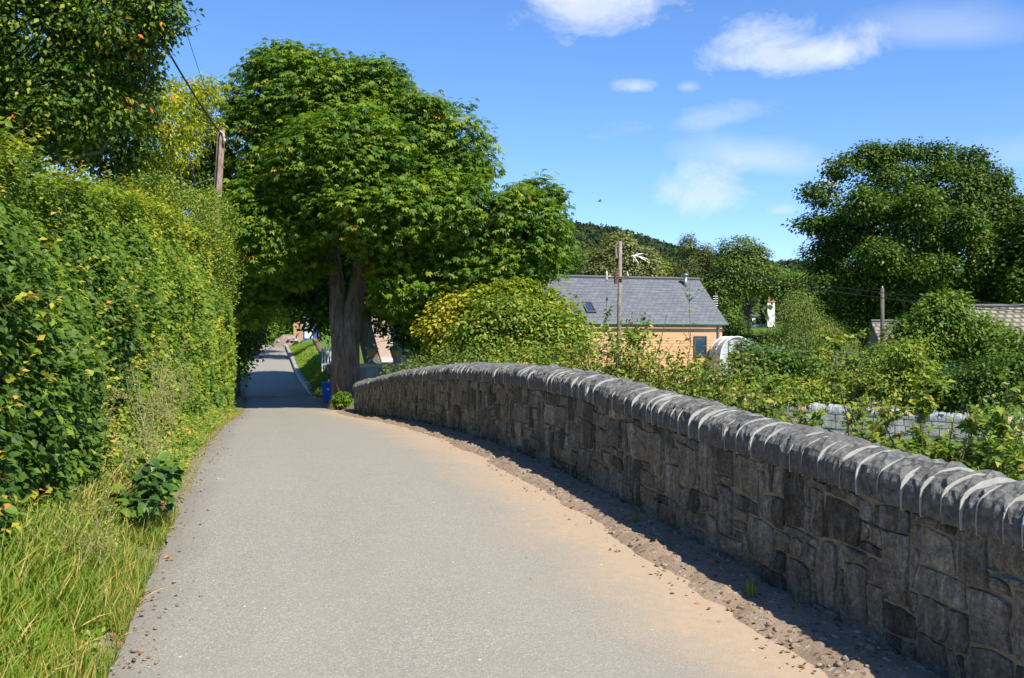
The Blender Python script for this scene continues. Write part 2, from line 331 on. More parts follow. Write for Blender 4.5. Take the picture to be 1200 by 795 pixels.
def wallstone_mat():
    m, t = newmat('rubble_stone'); oi = t.n('ShaderNodeObjectInfo').outputs['Random']; p = pos(t)
    sd = t.n('ShaderNodeVectorMath', operation='ADD', ins={0: p, 1: t.n('ShaderNodeCombineXYZ', ins={0: t.m('MULTIPLY', oi, 37.0), 1: t.m('MULTIPLY', oi, 91.0)}).outputs[0]}).outputs[0]
    base = t.ramp(oi, [(0, (.066, .063, .056)), (.22, (.115, .110, .096)), (.45, (.215, .205, .18)), (.6, (.25, .232, .195)), (.8, (.165, .156, .136)), (1, (.36, .34, .29))])
    n = t.noise(11, sd, 7, .75); base = t.mix(t.m('MULTIPLY', sub(t, n, .38), 4.0, 0, True), t.mix(1, base, (1.35, 1.33, 1.28, 1), 'MULTIPLY'), t.mix(1, base, (.55, .54, .53, 1), 'MULTIPLY'))
    blot = t.noise(7, sd, 5, .65, .5); base = t.mix(t.m('MULTIPLY', sub(t, blot, .52), 2.8, 0, True), base, (.20, .165, .115))
    st = t.noise(1.0, t.vscale(p, (17, 17, 1.3)), 4, .6)                      # lime run down the face
    st2 = t.noise(1.0, t.vscale(p, (42, 42, 2.0)), 3, .6)
    sf = t.m('MULTIPLY', sub(t, st, .45), 4.6, 0, True); sf = t.m('MULTIPLY', sf, t.m('ADD', .35, st2), 0, True); sf = t.m('MULTIPLY', sf, t.m('MULTIPLY', sub(t, t.noise(2.3, p, 3), .40), 4.0, 0, True))
    base = t.mix(t.m('MULTIPLY', sf, .85), base, (.56, .55, .51))
    dust = t.n('ShaderNodeTexNoise', ins={'Vector': p, 'Scale': 70.0, 'Detail': 2.0}).outputs[0]
    gr = t.noise(38, p, 5, .75)
    base = t.mix(t.m('MULTIPLY', sub(t, gr, .42), 5.0, 0, True), t.mix(1, base, (.74, .73, .71, 1), 'MULTIPLY'), t.mix(1, base, (1.38, 1.36, 1.30, 1), 'MULTIPLY'))
    return finish(m, t, base, .85, t.m('ADD', n, t.m('ADD', t.m('MULTIPLY', dust, .3), t.m('MULTIPLY', gr, .5))), 1.0, .045, .25)
M_stone = wallstone_mat()
def coping_mat():
    m, t = newmat('coping_stone_grey'); oi = t.n('ShaderNodeObjectInfo').outputs['Random']; p = pos(t)
    n = t.noise(22, p, 6, .72); n2 = t.noise(5, p, 4, .6)
    base = t.ramp(n, [(.32, (.042, .042, .040)), (.48, (.115, .113, .106)), (.68, (.235, .231, .215))])
    base = t.mix(t.m('MULTIPLY', oi, .5), base, (.10, .097, .088)); base = t.mix(t.m('MULTIPLY', sub(t, n2, .5), 1.6, 0, True), base, (.21, .205, .195))
    v = t.n('ShaderNodeTexVoronoi', ins={'Vector': p, 'Scale': 26.0}).outputs['Distance']
    return finish(m, t, base, .85, t.m('ADD', n, t.m('MULTIPLY', v, .6)), .8, .02, .2)
M_coping = coping_mat()
def mortar_mat(name, a, b):
    m, t = newmat(name); p = pos(t); n = t.noise(12, p, 6, .7); st = t.noise(1.0, t.vscale(p, (20, 20, 1.2)), 3)
    col = t.mix(t.m('MULTIPLY', sub(t, st, .5), 2.5, 0, True), t.ramp(n, [(.3, a), (.7, b)]), (.36, .34, .30))
    return finish(m, t, col, .95, n, .6, .01, .1)
M_mortar = mortar_mat('brown_mortar', (.19, .152, .108), (.32, .27, .195))
M_lime = plain('lime_mortar', (.40, .385, .345), .9, .12, 20)

# ------------------------------------------------------------------ lane geometry
_d = np.array([-60, -20, 0, 5, 7.5, 10, 12, 15, 18, 21, 25, 29, 35, 45, 55, 65, 80, 95, 105, 130.]); _r = np.array([-2.6, -2.3, -1.80, -1.70, -1.565, -1.44, -1.395, -1.44, -1.54, -1.68, -1.92, -2.11, -2.29, -2.44, -2.42, -2.15, -1.42, -.77, -.6, -.6])
_dd = np.linspace(-60, 130, 3800); _rr = np.interp(_dd, _d, _r); _k = np.exp(-np.linspace(-2.2, 2.2, 61)**2); _k /= _k.sum()
_rr = np.convolve(np.pad(_rr, 30, 'edge'), _k, 'valid')
def road(d): return np.interp(d, _dd, _rr)
def wallx(d): return 3.56-.278*np.asarray(d, float)
def xl(d): d = np.asarray(d, float); return np.where(d < 30, -.82-.24*d, -8.02-.258*(d-30))
def xr(d):
    d = np.asarray(d, float); return np.where(d < 29.5, wallx(d), np.where(d < 33, -4.64-(d-29.5)*.4, -6.04-.2476*(d-33)))
_cd = np.array([0, 3, 4.79, 5.49, 5.98, 6.55, 7.24, 7.7, 8.42, 9.3, 10.4, 11.8, 13.56, 16, 21.1, 25, 30]); _cr = np.array([-.86, -.76, -.685, -.65, -.615, -.585, -.548, -.525, -.478, -.422, -.357, -.338, -.345, -.387, -.645, -.935, -1.35])
def crown_z(d): return EYE+np.interp(d, _cd, _cr)
def yc(d): return -.25*np.clip(d, -60, 100)-1.2
_rp = [(-3000, 300), (0, 300), (300, 275), (560, 258), (640, 260), (690, 269), (720, 272), (760, 283), (800, 292), (850, 299), (905, 306), (940, 304), (980, 312), (1200, 325), (1600, 330), (4000, 340)]
def bank_off(d): return np.interp(d, [40, 45, 75, 92], [.7, .9, 1.9, 2.4])
def bank_top(d): return np.interp(d, [40, 43, 46, 55, 65, 76, 88, 96], [-2.3, -1.95, -1.62, -1.28, -.96, -.55, -.19, -.1])
def grel(x, y):
    x = np.asarray(x, float); y = np.asarray(y, float)
    r = road(np.minimum(y, 105)); tl = xl(np.minimum(y, 105))-x; tr = x-xr(np.minimum(y, 105))
    left = r+.10*sm(tl, 0, 1.2)+.35*sm(tl, 1, 6)+.25*sm(tl, 5, 25)
    gard = -2.42+0*x; gard = gard+.4*sm(x, 25, 60)
    near = y < 29.6
    wt_ = np.where(near, sm(tr, .1, .45), sm(tr, .3, 2.5))
    right = r*(1-wt_)+(np.where(near, -2.15-.27*sm(tr, .5, 5), gard))*wt_
    right = np.where(near & (tr > 3), gard*sm(tr, 3, 5)+(-2.15-.27*sm(tr, .5, 5))*(1-sm(tr, 3, 5)), right)
    bank = sm(y, 40, 52)*(1-sm(y, 98, 106)); bo = bank_off(y); bh = r+np.maximum(bank_top(y)-.12-r, 0)*sm(tr, .02, bo-.1)
    rb = np.where(tr < bo+.3, bh, bh*(1-sm(tr, bo+.3, bo+3))+gard*sm(tr, bo+.3, bo+3))
    right = right*(1-bank)+rb*bank
    z = np.where(tl > 0, left, np.where(tr > 0, right, r-.06))
    z = z+.04*sm(y, 100, 106)*0
    far = np.maximum(y-82, 0); z = np.where(y > 82, z+(np.minimum(far, 75)*.058)*sm(np.abs(x-yc(y)), 4, 14), z)
    px = 600+F*x/np.maximum(y, 1); ry = np.interp(px, [a for a, b in _rp], [b for a, b in _rp])
    ridge = (397.5-ry-10-7*sm(px, 720, 860))/F*600
    f = np.clip((y-150)/450, 0, 1); z = np.where(y > 150, z+(ridge-z)*(f**1.15)*1.0, z)
    z = np.where(y > 600, (ridge-.02*(y-600)), z)
    return z
def gz(x, y): return EYE+grel(x, y)
def gp(x, y): return np.array((x, y, float(gz(x, y))))

ys = np.concatenate([np.linspace(-50, 0, 20, endpoint=False), np.linspace(0, 34, 150, endpoint=False), np.linspace(34, 110, 110, endpoint=False), np.linspace(110, 200, 30, endpoint=False), np.linspace(200, 900, 60)])
us = np.concatenate([-np.geomspace(1400, 12, 50), np.linspace(-11.8, 12, 160), np.geomspace(12.3, 1400, 60)])
Y, U = np.meshgrid(ys, us, indexing='ij'); X = yc(Y)+U; Zg = gz(X, Y)
Zn = .05*fbm(X*.6, Y*.6)*sm(np.abs(U), 5, 8); offroad = np.maximum(xl(Y)-X, X-xr(Y))
soil = (1-sm(np.maximum(xl(Y)-X, 0), .05, .75))*(Y < 60)*(X < xr(Y)+.6)+(sm(Y, 29, 30)*(1-sm(Y, 42, 46))*(1-sm(X-xr(Y), 1.5, 3.0)))*(X > xr(Y))
link('ground', grid_mesh('ground', X, Y, Zg+Zn, {'soil': np.clip(soil, 0, 1).ravel(), 'moor': sm(Y, 160, 240).ravel()}), M_ground, kind='structure')
# road sheet
rd = np.concatenate([np.linspace(-15, 34, 400, endpoint=False), np.linspace(34, 104, 200)]); uu = np.linspace(0, 1, 40)
D2, U2 = np.meshgrid(rd, uu, indexing='ij'); XL = xl(D2)+.05*fbm(D2*2.1, 3.3)+.10*fbm(D2*.5, 9.1); XR = np.where(D2 < 29.5, wallx(D2)-.30, xr(D2)+.05)
XX = XL+(XR-XL)*U2; camb = .05*(1-(2*U2-1)**2)-.03*(U2**6)-.02
ZZ = EYE+road(D2)+camb+.006*fbm(XX*.9, D2*.9)-.012*np.exp(-((U2-.3)/.07)**2)-.012*np.exp(-((U2-.68)/.07)**2)
link('road', grid_mesh('road', XX, D2, ZZ, {'edge': np.where(D2 < 29.5, wallx(D2)-.72-XX, XR-XX+.1*(D2-29.5)).ravel(), 'ledge': (XX-XL).ravel()}), M_road, kind='structure')
# soil strip along the wall foot
vd = np.concatenate([np.linspace(1.5, 14, 420, endpoint=False), np.linspace(14, 29.6, 240)]); vt = np.linspace(-1.05, .06, 44)
D3, T3 = np.meshgrid(vd, vt, indexing='ij'); X3 = wallx(D3)+T3
edge = -.72+.11*fbm(D3*1.3, 2.0)+.05*fbm(D3*5, 7.)
rise = sm(T3, edge-.06, edge+.10)
def dirt_h(d, t):
    e_ = -.66+.11*fbm(d*1.3, 2.0)+.05*fbm(d*5, 7.); r_ = sm(t, e_-.05, e_+.34); x = wallx(d)+t
    return EYE+road(d)-.06+r_*(.066+.012*fbm(d*.8, t*2))+r_*(.026*fbm(x*6, d*6)+.020*np.maximum(0, fbm(x*22, d*22, 3, 2)))+.008*np.exp(-((t+.42+.06*fbm(d*.9, 5.5))/.13)**2)*r_-.012*sm(t, -.25, 0)+.012*np.maximum(0, fbm(x*11, d*11, 9, 2))*r_
Z3 = dirt_h(D3, T3)
link('soil_verge', grid_mesh('soil_verge', X3, D3, Z3, smooth=True), M_dirt, kind='structure')
def dirt_z(x, d): return np.maximum(dirt_h(d, x-wallx(d)), EYE+road(d)-.018)

# ------------------------------------------------------------------ parapet wall
def wall_frame(d):
    w = np.array((-.278, 1, 0)); w /= np.linalg.norm(w); n = np.array((-w[1], w[0], 0)); return w, n     # n points to the road
W_, N_ = wall_frame(0)
SL = math.hypot(.278, 1)
wall = thing('parapet_wall', 'curved-topped grey rubble stone parapet wall with rounded upright coping, running along the right of the lane', 'stone wall', (wallx(12), 12, float(EYE+road(12)-.1)))
def wpnt(s, a, z):    # s = metres along measured from d=0 ; a = towards the road from face
    d = s/SL; b = np.array((3.56-.278*d, d, 0)); p = b+N_*a; return np.array((p[0], p[1], z))
S0, S1 = 1.2*SL, 29.5*SL
ss = np.linspace(S0, S1, 160); core = MB(); vs = []
for s in ss:
    d = s/SL; top = float(crown_z(d))-.232; bot = float(EYE+road(d))-.45
    for a, z in ((-.012, bot), (-.012, top), (-.40, top), (-.40, min(bot, EYE-2.9))): vs.append(wpnt(s, a, z))
k = len(ss); core.add(vs, [(i*4+j, (i+1)*4+j, (i+1)*4+(j+1) % 4, i*4+(j+1) % 4) for i in range(k-1) for j in range(4)]+[(0, 1, 2, 3), (4*k-1, 4*k-2, 4*k-3, 4*k-4)])
core.build('mortar_core', M_mortar, wall)
# random rubble packing: columns of cells, warped with the hump
rr = random.Random(11)
CW, CH = .072, .06
NC = int((S1-S0)/CW); NR = 14
occ = np.zeros((NC, NR), bool); blocks = []
sizes = [(4, 5, .06), (3, 6, .06), (5, 4, .06), (3, 5, .15), (5, 3, .2), (4, 4, .15), (3, 4, .35), (4, 3, .5), (5, 2, .6), (2, 4, .8), (3, 3, 1), (4, 2, 1), (2, 3, 1), (3, 2, 1), (2, 2, 1), (3, 1, 1), (1, 3, 1), (2, 1, 1), (1, 2, 1), (1, 1, 1)]
for (w, h, pr) in sizes[:9]:
    for _ in range(int(NC*NR*pr*.085)):
        i = rr.randrange(NC-w+1); j = rr.randrange(NR-h+1)
        if not occ[i:i+w, j:j+h].any(): occ[i:i+w, j:j+h] = True; blocks.append((i, j, w, h))
for i in range(NC):
    for j in range(NR):
        if occ[i, j]: continue
        c = [(w, h) for w, h, p in sizes if i+w <= NC and j+h <= NR and not occ[i:i+w, j:j+h].any() and w*h <= 16]
        big = ([q for q in c if q[0]*q[1] >= 4] if rr.random() < .8 else None) or [q for q in c if q[0]*q[1] >= 2] or c
        w, h = rr.choice(big); occ[i:i+w, j:j+h] = True; blocks.append((i, j, w, h))
def stone_geo(i, j, w, h, jt=.0045):
    """bevelled slab with irregular outline: returns verts, faces in world coordinates"""
    q = random.Random(i*997+j*31); s0 = S0+i*CW; s1 = s0+w*CW; z0 = j/NR; z1 = (j+h)/NR
    out = []
    m = 3
    ring = []
    for e in range(4):
        for u in range(m):
            f = u/m
            a, b = ((f, 0), (1, f), (1-f, 1), (0, 1-f))[e]
            ring.append((a, b))
    def warp(a, b):
        s = s0+a*(s1-s0); zz = z0+b*(z1-z0)
        s += .026*vn(s*5.0, zz*9.0)+.008*vn(s*19, zz*30); d = s/SL
        top = float(crown_z(d))-.245; bot = float(EYE+road(d))-.17
        z = bot+(zz+.026*vn(s*4.1+9, zz*9+4)+.008*vn(s*21+3, zz*25))*(top-bot); return s, z
    pr = q.uniform(.002, .020); vs = []; M = 5
    tilt, tilt2 = q.uniform(-.008, .008), q.uniform(-.010, .006); hs_, hz_ = (s1-s0)/2, (z1-z0)*.43
    cor = [q.uniform(.0, .16) for _ in range(4)]; ej = [q.uniform(-.006, .006) for _ in range(4*M)]
    def P(a, b, off, ins):
        # pull the corners in so that the outline is not a rectangle
        da, db = (a-.5)*2, (b-.5)*2; k_ = cor[(a > .5)*2+(b > .5)]*max(0, abs(da)+abs(db)-1.35)
        a2 = .5+da/2*(1-k_)*(1-(jt+ins)/hs_); b2 = .5+db/2*(1-k_)*(1-(jt+ins)/max(hz_, .02)); s, z = warp(a2, b2)
        return wpnt(s, off, z)
    for i_ in range(M):
        for j_ in range(M):
            a, b = i_/(M-1), j_/(M-1); ed = (i_ in (0, M-1)) or (j_ in (0, M-1))
            o_ = pr+tilt*(a-.5)*2+tilt2*(b-.5)*2+.008*vn(s0*31+a*3.3, z0*40+b*3.3)+q.uniform(-.0035, .0035)-(.007 if ed else 0)
            vs.append(P(a, b, o_, .004 if ed else 0))
    rg = [(i_, 0) for i_ in range(M)]+[(M-1, j_) for j_ in range(1, M)]+[(i_, M-1) for i_ in range(M-2, -1, -1)]+[(0, j_) for j_ in range(M-2, 0, -1)]
    for (i_, j_) in rg: vs.append(P(i_/(M-1), j_/(M-1), -.035, 0))
    fs = [(i_*M+j_, (i_+1)*M+j_, (i_+1)*M+j_+1, i_*M+j_+1) for i_ in range(M-1) for j_ in range(M-1)]
    n = len(rg); fs += [(rg[x][0]*M+rg[x][1], M*M+x, M*M+(x+1) % n, rg[(x+1) % n][0]*M+rg[(x+1) % n][1]) for x in range(n)]
    return vs, [f[::-1] for f in fs]
def vn(a, b): return float(vnoise(a, b))
def app(b):
    i, j, w, h = b; d = (S0+(i+w/2)*CW)/SL
    px = 600+F*float(wallx(d))/d
    vis = px < 1225
    return (w*h/d**2.6) if vis else 0
blocks.sort(key=app, reverse=True)
rest = MB()
for idx, b in enumerate(blocks):
    vs, fs = stone_geo(*b)
    if idx < 299: MB().add(vs, fs).build('stone', M_stone, wall)
    else: rest.add(vs, fs)
# remaining small stones get colour by position
def reststone():
    m, t = newmat('small_rubble_stone'); p = pos(t)
    v = t.n('ShaderNodeTexVoronoi', ins={'Vector': t.vscale(p, (1, 1, 1.0)), 'Scale': 5.5}); c = t.n('ShaderNodeSeparateColor', ins={0: v.outputs['Color']}).outputs[0]
    base = t.ramp(c, [(0, (.09, .086, .075)), (.3, (.16, .15, .125)), (.6, (.24, .22, .17)), (1, (.32, .30, .245))])
    n = t.noise(14, p, 6, .7); base = t.mix(t.m('MULTIPLY', n, .7), base, t.mix(1, base, (.45, .45, .45, 1), 'MULTIPLY'))
    st = t.noise(1.0, t.vscale(p, (14, 14, 1.2)), 4, .6); base = t.mix(t.m('MULTIPLY', sub(t, st, .5), 2.6, 0, True), base, (.42, .41, .38))
    return finish(m, t, base, .88, n, .7, .02, .2)
rest.build('stone', reststone(), wall, kind='stuff')
# coping
PROF = [(.030, 0), (.034, .05), (.034, .098), (.028, .132), (.006, .166), (-.035, .195), (-.09, .218), (-.14, .231), (-.20, .238), (-.265, .230), (-.325, .208), (-.375, .175), (-.41, .135), (-.432, .09), (-.436, .045), (-.436, 0)]
def cope_variant(k, nS=6, rough=.016, prof=PROF):
    q = np.array(prof); n = len(q); V = np.zeros((nS+1, n, 3))
    for i in range(nS+1):
        x = i/nS-.5; e = .007*(abs(2*x)**4)      # rounded arrises
        c = np.array((-.2, .08)); dir_ = q-c; L = np.linalg.norm(dir_, axis=1, keepdims=True)
        up = np.clip((q[:, 1:]-.07)/.08, 0, 1)
        nz_ = fbm(x*2.2+k*13.1, q[:, 0]*9+k*3, q[:, 1]*9, 3)[:, None]*rough*1.9+vnoise(x*7+k*5, q[:, 0]*34, q[:, 1]*34+k)[:, None]*rough*1.1
        qq = q+dir_/L*(nz_*(.10+.90*up)-e*up)
        V[i, :, 0] = x; V[i, :, 1] = qq[:, 0]; V[i, :, 2] = qq[:, 1]
        V[i, 0, 2] = V[i, -1, 2] = 0
    V = V.reshape(-1, 3); fs = [(i*n+j, (i+1)*n+j, (i+1)*n+j+1, i*n+j+1) for i in range(nS) for j in range(n-1)]
    fs += [tuple(i*n for i in range(nS, -1, -1))+tuple(i*n+n-1 for i in range(nS+1))]
    fs += [tuple(range(n)), tuple(nS*n+j for j in range(n-1, -1, -1))]
    return MB().add(V, fs).mesh('coping_stone')
variants = [cope_variant(k) for k in range(14)]
for v in variants: v.materials.append(M_coping)
def frame_mat(p, w, n, su, t, hs, yaw=0, roll=0):
    """columns: along, across(towards road), up"""
    m = Matrix(((w[0]*t, n[0], 0, p[0]), (w[1]*t, n[1], 0, p[1]), (w[2]*t, 0, hs, p[2]), (0, 0, 0, 1)))
    return m @ Matrix.Rotation(yaw, 4, 'Z') @ Matrix.Rotation(roll, 4, 'X')
wallinv = Matrix.Translation(wall.location).inverted()
s = S0; jm = MB(); q = random.Random(5)
def cope_arch(mb, p, w, n, t, sc=1.0, dz=0.0):
    pr = [(a, z+dz) for a, z in PROF]; c = (-.2, .08); k = len(pr)
    vs = []
    for side in (-.5, .5):
        for a, z in pr:
            a2 = c[0]+(a-c[0])*sc; z2 = c[1]+(z-c[1])*sc if z > .02 else -.012
            vs.append(np.array(p)+np.array(w)*side*t+np.array(n)*a2+np.array((0, 0, z2)))
    fs = [(j, j+1, k+j+1, k+j) for j in range(k-1)]+[tuple(range(k))[::-1], tuple(range(k, 2*k))]
    mb.add(vs, fs)
while s < S1-.02:
    t = q.choice((.11, .13, .145, .16, .175, .19, .14)); t *= q.uniform(.92, 1.08)
    if s/SL > 14: t *= 1.0
    s2 = min(s+t, S1); d = (s+s2)/2/SL; sl = (float(crown_z(d+.1))-float(crown_z(d-.1)))/(.2*SL)
    w = np.array((W_[0], W_[1], sl)); hs = q.uniform(.95, 1.05)
    p = wpnt((s+s2)/2, q.uniform(-.018, .014), float(crown_z(d))-.238+q.uniform(-.004, .004))
    o = bpy.data.objects.new('coping_stone', q.choice(variants)); COL.objects.link(o); o.parent = wall
    o.matrix_parent_inverse = wallinv; o.matrix_basis = frame_mat(p, w, N_, 0, (s2-s)-.004, hs, q.uniform(-.03, .03), q.uniform(-.02, .02))
    s = s2; dj = s/SL
    cope_arch(jm, wpnt(s, 0, float(crown_z(dj))-.236), w*.0+np.array((W_[0], W_[1], 0)), N_, .005+.003*q.random(), q.choice((.93, .97, .98, .985, .99, .993, .996, 1.0)))
# the short return that curls back at the far end
ret = MB(); pe = wpnt(S1, -.2, 0); vs = []; ang0 = math.atan2(W_[1], W_[0]); pts = []
cur = pe[:2].copy(); a = ang0
for i in range(13):
    pts.append((cur.copy(), a)); a -= .10; cur = cur+np.array((math.cos(a), math.sin(a)))*.15
zc0 = float(crown_z(29.5))
for (c, a) in pts:
    n = np.array((-math.sin(a), math.cos(a))); 
    for off, z in ((.19, EYE-2.6), (.19, zc0-.23), (-.19, zc0-.23), (-.19, EYE-2.6)): vs.append((*(c+n*off), z))
k = len(pts); ret.add(vs, [(i*4+j, (i+1)*4+j, (i+1)*4+(j+1) % 4, i*4+(j+1) % 4) for i in range(k-1) for j in range(4)]+[(0, 1, 2, 3), (4*k-1, 4*k-2, 4*k-3, 4*k-4)])
ret.build('return_wall', reststone(), wall)
for i in range(k-1):
    c = (pts[i][0]+pts[i+1][0])/2; a = pts[i][1]; w = np.array((math.cos(a), math.sin(a), 0)); n = np.array((-w[1], w[0], 0))
    p = np.array((*c, zc0-.235+.012*i))+n*.2
    o = bpy.data.objects.new('coping_stone', variants[i % 14]); COL.objects.link(o); o.parent = wall
    o.matrix_parent_inverse = wallinv; o.matrix_basis = frame_mat(p, w, n, 0, .14, q.uniform(1.0, 1.15))
    cope_arch(jm, np.array((*pts[i+1][0], zc0-.235+.012*i))+n*.2, w, n, .02, 1.0)
jm.build('lime_joint', M_lime, wall, kind='stuff')

# ------------------------------------------------------------------ plants
CAMP = np.array((0, 0, EYE))
def scatter_crown(lobes, nclump, per, cr, size, name, mat, parent, tm=TRI2, flat=.55, droop=.35, tint=(.15, .75), seed=0, inner=.2, up=.7, accent=0.0, cull=True, sub_n=5, spike=.12, gaps=.25):
    """lobes: (center, radii)"""
    ex = []
    for c, r in lobes:
        for _ in range(sub_n):
            d_ = nrm(rng.normal(size=3)+np.array((0, -.5, .25))); f = rng.uniform(.24, .40); ex.append((c+d_*r*rng.uniform(.60, .80), r*f*rng.uniform(.8, 1.2, 3)))
    lobes = [(c, r*(.9 if sub_n else 1)) for c, r in lobes]+ex
    C = np.array([l[0] for l in lobes]); R = np.array([l[1] for l in lobes]); ar = (R[:, 0]*R[:, 2]+R[:, 1]*R[:, 2]+R[:, 0]*R[:, 1])
    n0 = int(nclump*4); li = rng.choice(len(lobes), n0, p=ar/ar.sum()); dr = rdir(n0)
    fr = 1-np.abs(rng.normal(0, .13, n0))+.09*vnoise(dr[:, 0]*2.7+li*7, dr[:, 1]*2.7, dr[:, 2]*2.7)+.13*np.maximum(0, vnoise(dr[:, 0]*6+li*3, dr[:, 1]*6, dr[:, 2]*6))
    fr = fr+np.where(rng.random(n0) < spike, rng.uniform(.04, .20, n0), 0)
    inn = rng.random(n0) < inner; fr = np.where(inn, rng.uniform(.35, .85, n0), fr)
    P = C[li]+dr*R[li]*fr[:, None]
    ok = np.ones(n0, bool)
    for l in range(len(lobes)):
        e = np.sqrt((((P-C[l])/R[l])**2).sum(1)); ok &= ~((e < (.72 if l < len(lobes)-len(ex) else .5)) & (li != l) & ~inn)
    if cull:
        tc_ = nrm(CAMP-P); ok &= ((dr*tc_).sum(1) > -.3) | (rng.random(n0) < .45)
    gs = 2.2/np.median(R); ok &= (vnoise(P[:, 0]*gs, P[:, 1]*gs, P[:, 2]*gs*1.3) > -.75+gaps*1.2-.25*rng.random(n0)) | inn
    idx = np.nonzero(ok)[0][:nclump]; P = P[idx]; dr = dr[idx]; n = len(P)
    ct = rng.uniform(tint[0], tint[1], n)
    if accent: ct = np.where(rng.random(n) < accent, rng.uniform(.9, 1, n), ct)
    off = np.clip(rng.normal(size=(n, per, 3)), -1.9, 1.9)*cr*np.array((1, 1, flat)); q = (P[:, None]+off).reshape(-1, 3); D_ = np.repeat(dr, per, 0); m = len(q)
    on = nrm(off.reshape(-1, 3))
    Nn = D_*.35+np.array((0, 0, up))+rng.normal(size=(m, 3))*.42+on*.2; T = on*.8+D_*.5+rng.normal(size=(m, 3))*.5-np.array((0, 0, droop))
    tt = np.clip(np.repeat(ct, per)+rng.normal(0, .10, m), 0, 1)
    return leaves(name, q, Nn, T, size*rng.uniform(.7, 1.25, m), tt, tm, mat, parent)
def bez(a, b, bow, n=7, wig=.03):
    a, b = np.array(a, float), np.array(b, float); L = np.linalg.norm(b-a); t = np.linspace(0, 1, n)[:, None]
    m = (a+b)/2+np.array((0, 0, bow*L)); p = (1-t)**2*a+2*t*(1-t)*m+t*t*b
    p[1:-1] += rng.normal(size=(n-2, 3))*L*wig; return p
def limb_set(mb, start, targets, r0, n=6, sub_=3, bow=-.12):
    for T in targets:
        p = bez(start, T, bow, 8); r = np.linspace(r0, r0*.22, 8); mb.tube(p, r, n, cap=False)
        for _ in range(sub_):
            i = rng.integers(3, 7); e = p[i]+rdir(1)[0]*np.linalg.norm(T-start)*.28*np.array((1, 1, .8))+np.array((0, 0, .1))
            mb.tube(bez(p[i], e, .05, 5), np.linspace(r[i]*.6, r[i]*.12, 5), 5, cap=False)
def L_(lst, d, yd=.85):
    """lobes given in picture measurements at distance d: px,py,rx,ry[,dd]"""
    o = []
    for l in lst:
        dd = d+(l[4] if len(l) > 4 else 0); o.append((wp(l[0], l[1], dd), np.array((l[2], (l[2]+l[3])/2*yd, l[3]))*dd/F))
    return o
def tree(name, label, cat, base, lobes, mat, nclump, per, cr, size, tr=.25, bark=None, tm=TRI2, group=None, nlimb=6, **kw):
    base = np.array(base, float); root = thing(name, label, cat, base, group)
    C = np.array([l[0] for l in lobes]); cen = C.mean(0); split = base+(cen-base)*np.array((.5, .5, .45)); mb = MB()
    mb.tube([base-(0, 0, .3), base+(split-base)*.1, base+(split-base)*.5, split, split+(cen-split)*.5], [tr*1.4, tr*1.1, tr*.92, tr*.85, tr*.4], 9, flute=.05)
    mb.build('trunk', bark or M_bark2, root, True)
    lb = MB(); limb_set(lb, split, [c for c in C[:nlimb]], tr*.5, 6, 3); lb.build('branches', bark or M_bark2, root, True)
    scatter_crown(lobes, nclump, per, cr, size, 'crown', mat, root, tm, **kw)
    return root

# --- horse chestnut
TB = gp(-5.25, 32.2)
ch = thing('chestnut_tree', 'tall broad horse chestnut with a twin-stemmed trunk at the far end of the stone parapet', 'tree', TB)
sp = wp(408, 345, 32.2)
mb = MB(); mb.tube([TB-(0, 0, .3), TB+(.0, 0, .12), TB+(.0, 0, .5), TB+(.0, .0, 1.2), wp(409, 400, 32.2), wp(412, 370, 32.2), wp(420, 330, 32.3), wp(424, 290, 32.5), wp(430, 230, 32.8)],
   [.80, .58, .45, .38, .34, .31, .26, .22, .15], 26, flute=.06); mb.build('trunk', M_bark, ch, True)
mb = MB(); mb.tube([TB+(-.16, -.05, .5), wp(400, 400, 32.1), wp(396, 370, 32.2), wp(395, 330, 32.5), wp(388, 285, 32.8), wp(370, 230, 33)], [.34, .30, .26, .23, .20, .12], 16, flute=.06); mb.build('second_stem', M_bark, ch, True)
chl = L_([(350, 112, 78, 60), (300, 165, 52, 52), (450, 152, 84, 60), (395, 190, 90, 66, -1.6), (520, 180, 60, 66, .5), (320, 262, 66, 66, -1), (430, 250, 92, 54, -1.6), (528, 255, 66, 62, -.8), (606, 276, 52, 60, -.6), (560, 318, 60, 54, -.5),
          (622, 300, 42, 44, .5), (290, 330, 40, 54, 1.5), (478, 325, 50, 46, -.6), (350, 312, 34, 26, 0), (510, 365, 40, 40, 1.5), (464, 350, 28, 26, 0), (335, 80, 40, 28, 0), (296, 118, 30, 20, 0), (440, 95, 40, 28, 0), (392, 98, 50, 34, 0), (630, 240, 34, 34), (648, 282, 22, 24), (545, 205, 26, 30), (400, 200, 90, 70, 3.5), (340, 240, 70, 60, 3.5), (480, 200, 80, 70, 3), (400, 225, 80, 66, 6.5), (360, 165, 60, 50, 6), (350, 280, 50, 40, 5.5)], 31.5)
for c, r in chl[:11]:
    p = bez(wp(422, 320, 32.3) if c[0] > -5.5 else wp(395, 320, 32.5), c, -.1, 8); MB().tube(p, np.linspace(.17, .04, 8), 7, cap=False).build('limb', M_bark, ch, True)
scatter_crown(chl, 10500, 8, .18, .185, 'crown', M_chest, ch, PALM, sub_n=9, spike=.2, gaps=.38, flat=.45, droop=.5, tint=(.1, .72), inner=.16, up=1.0, accent=.012)

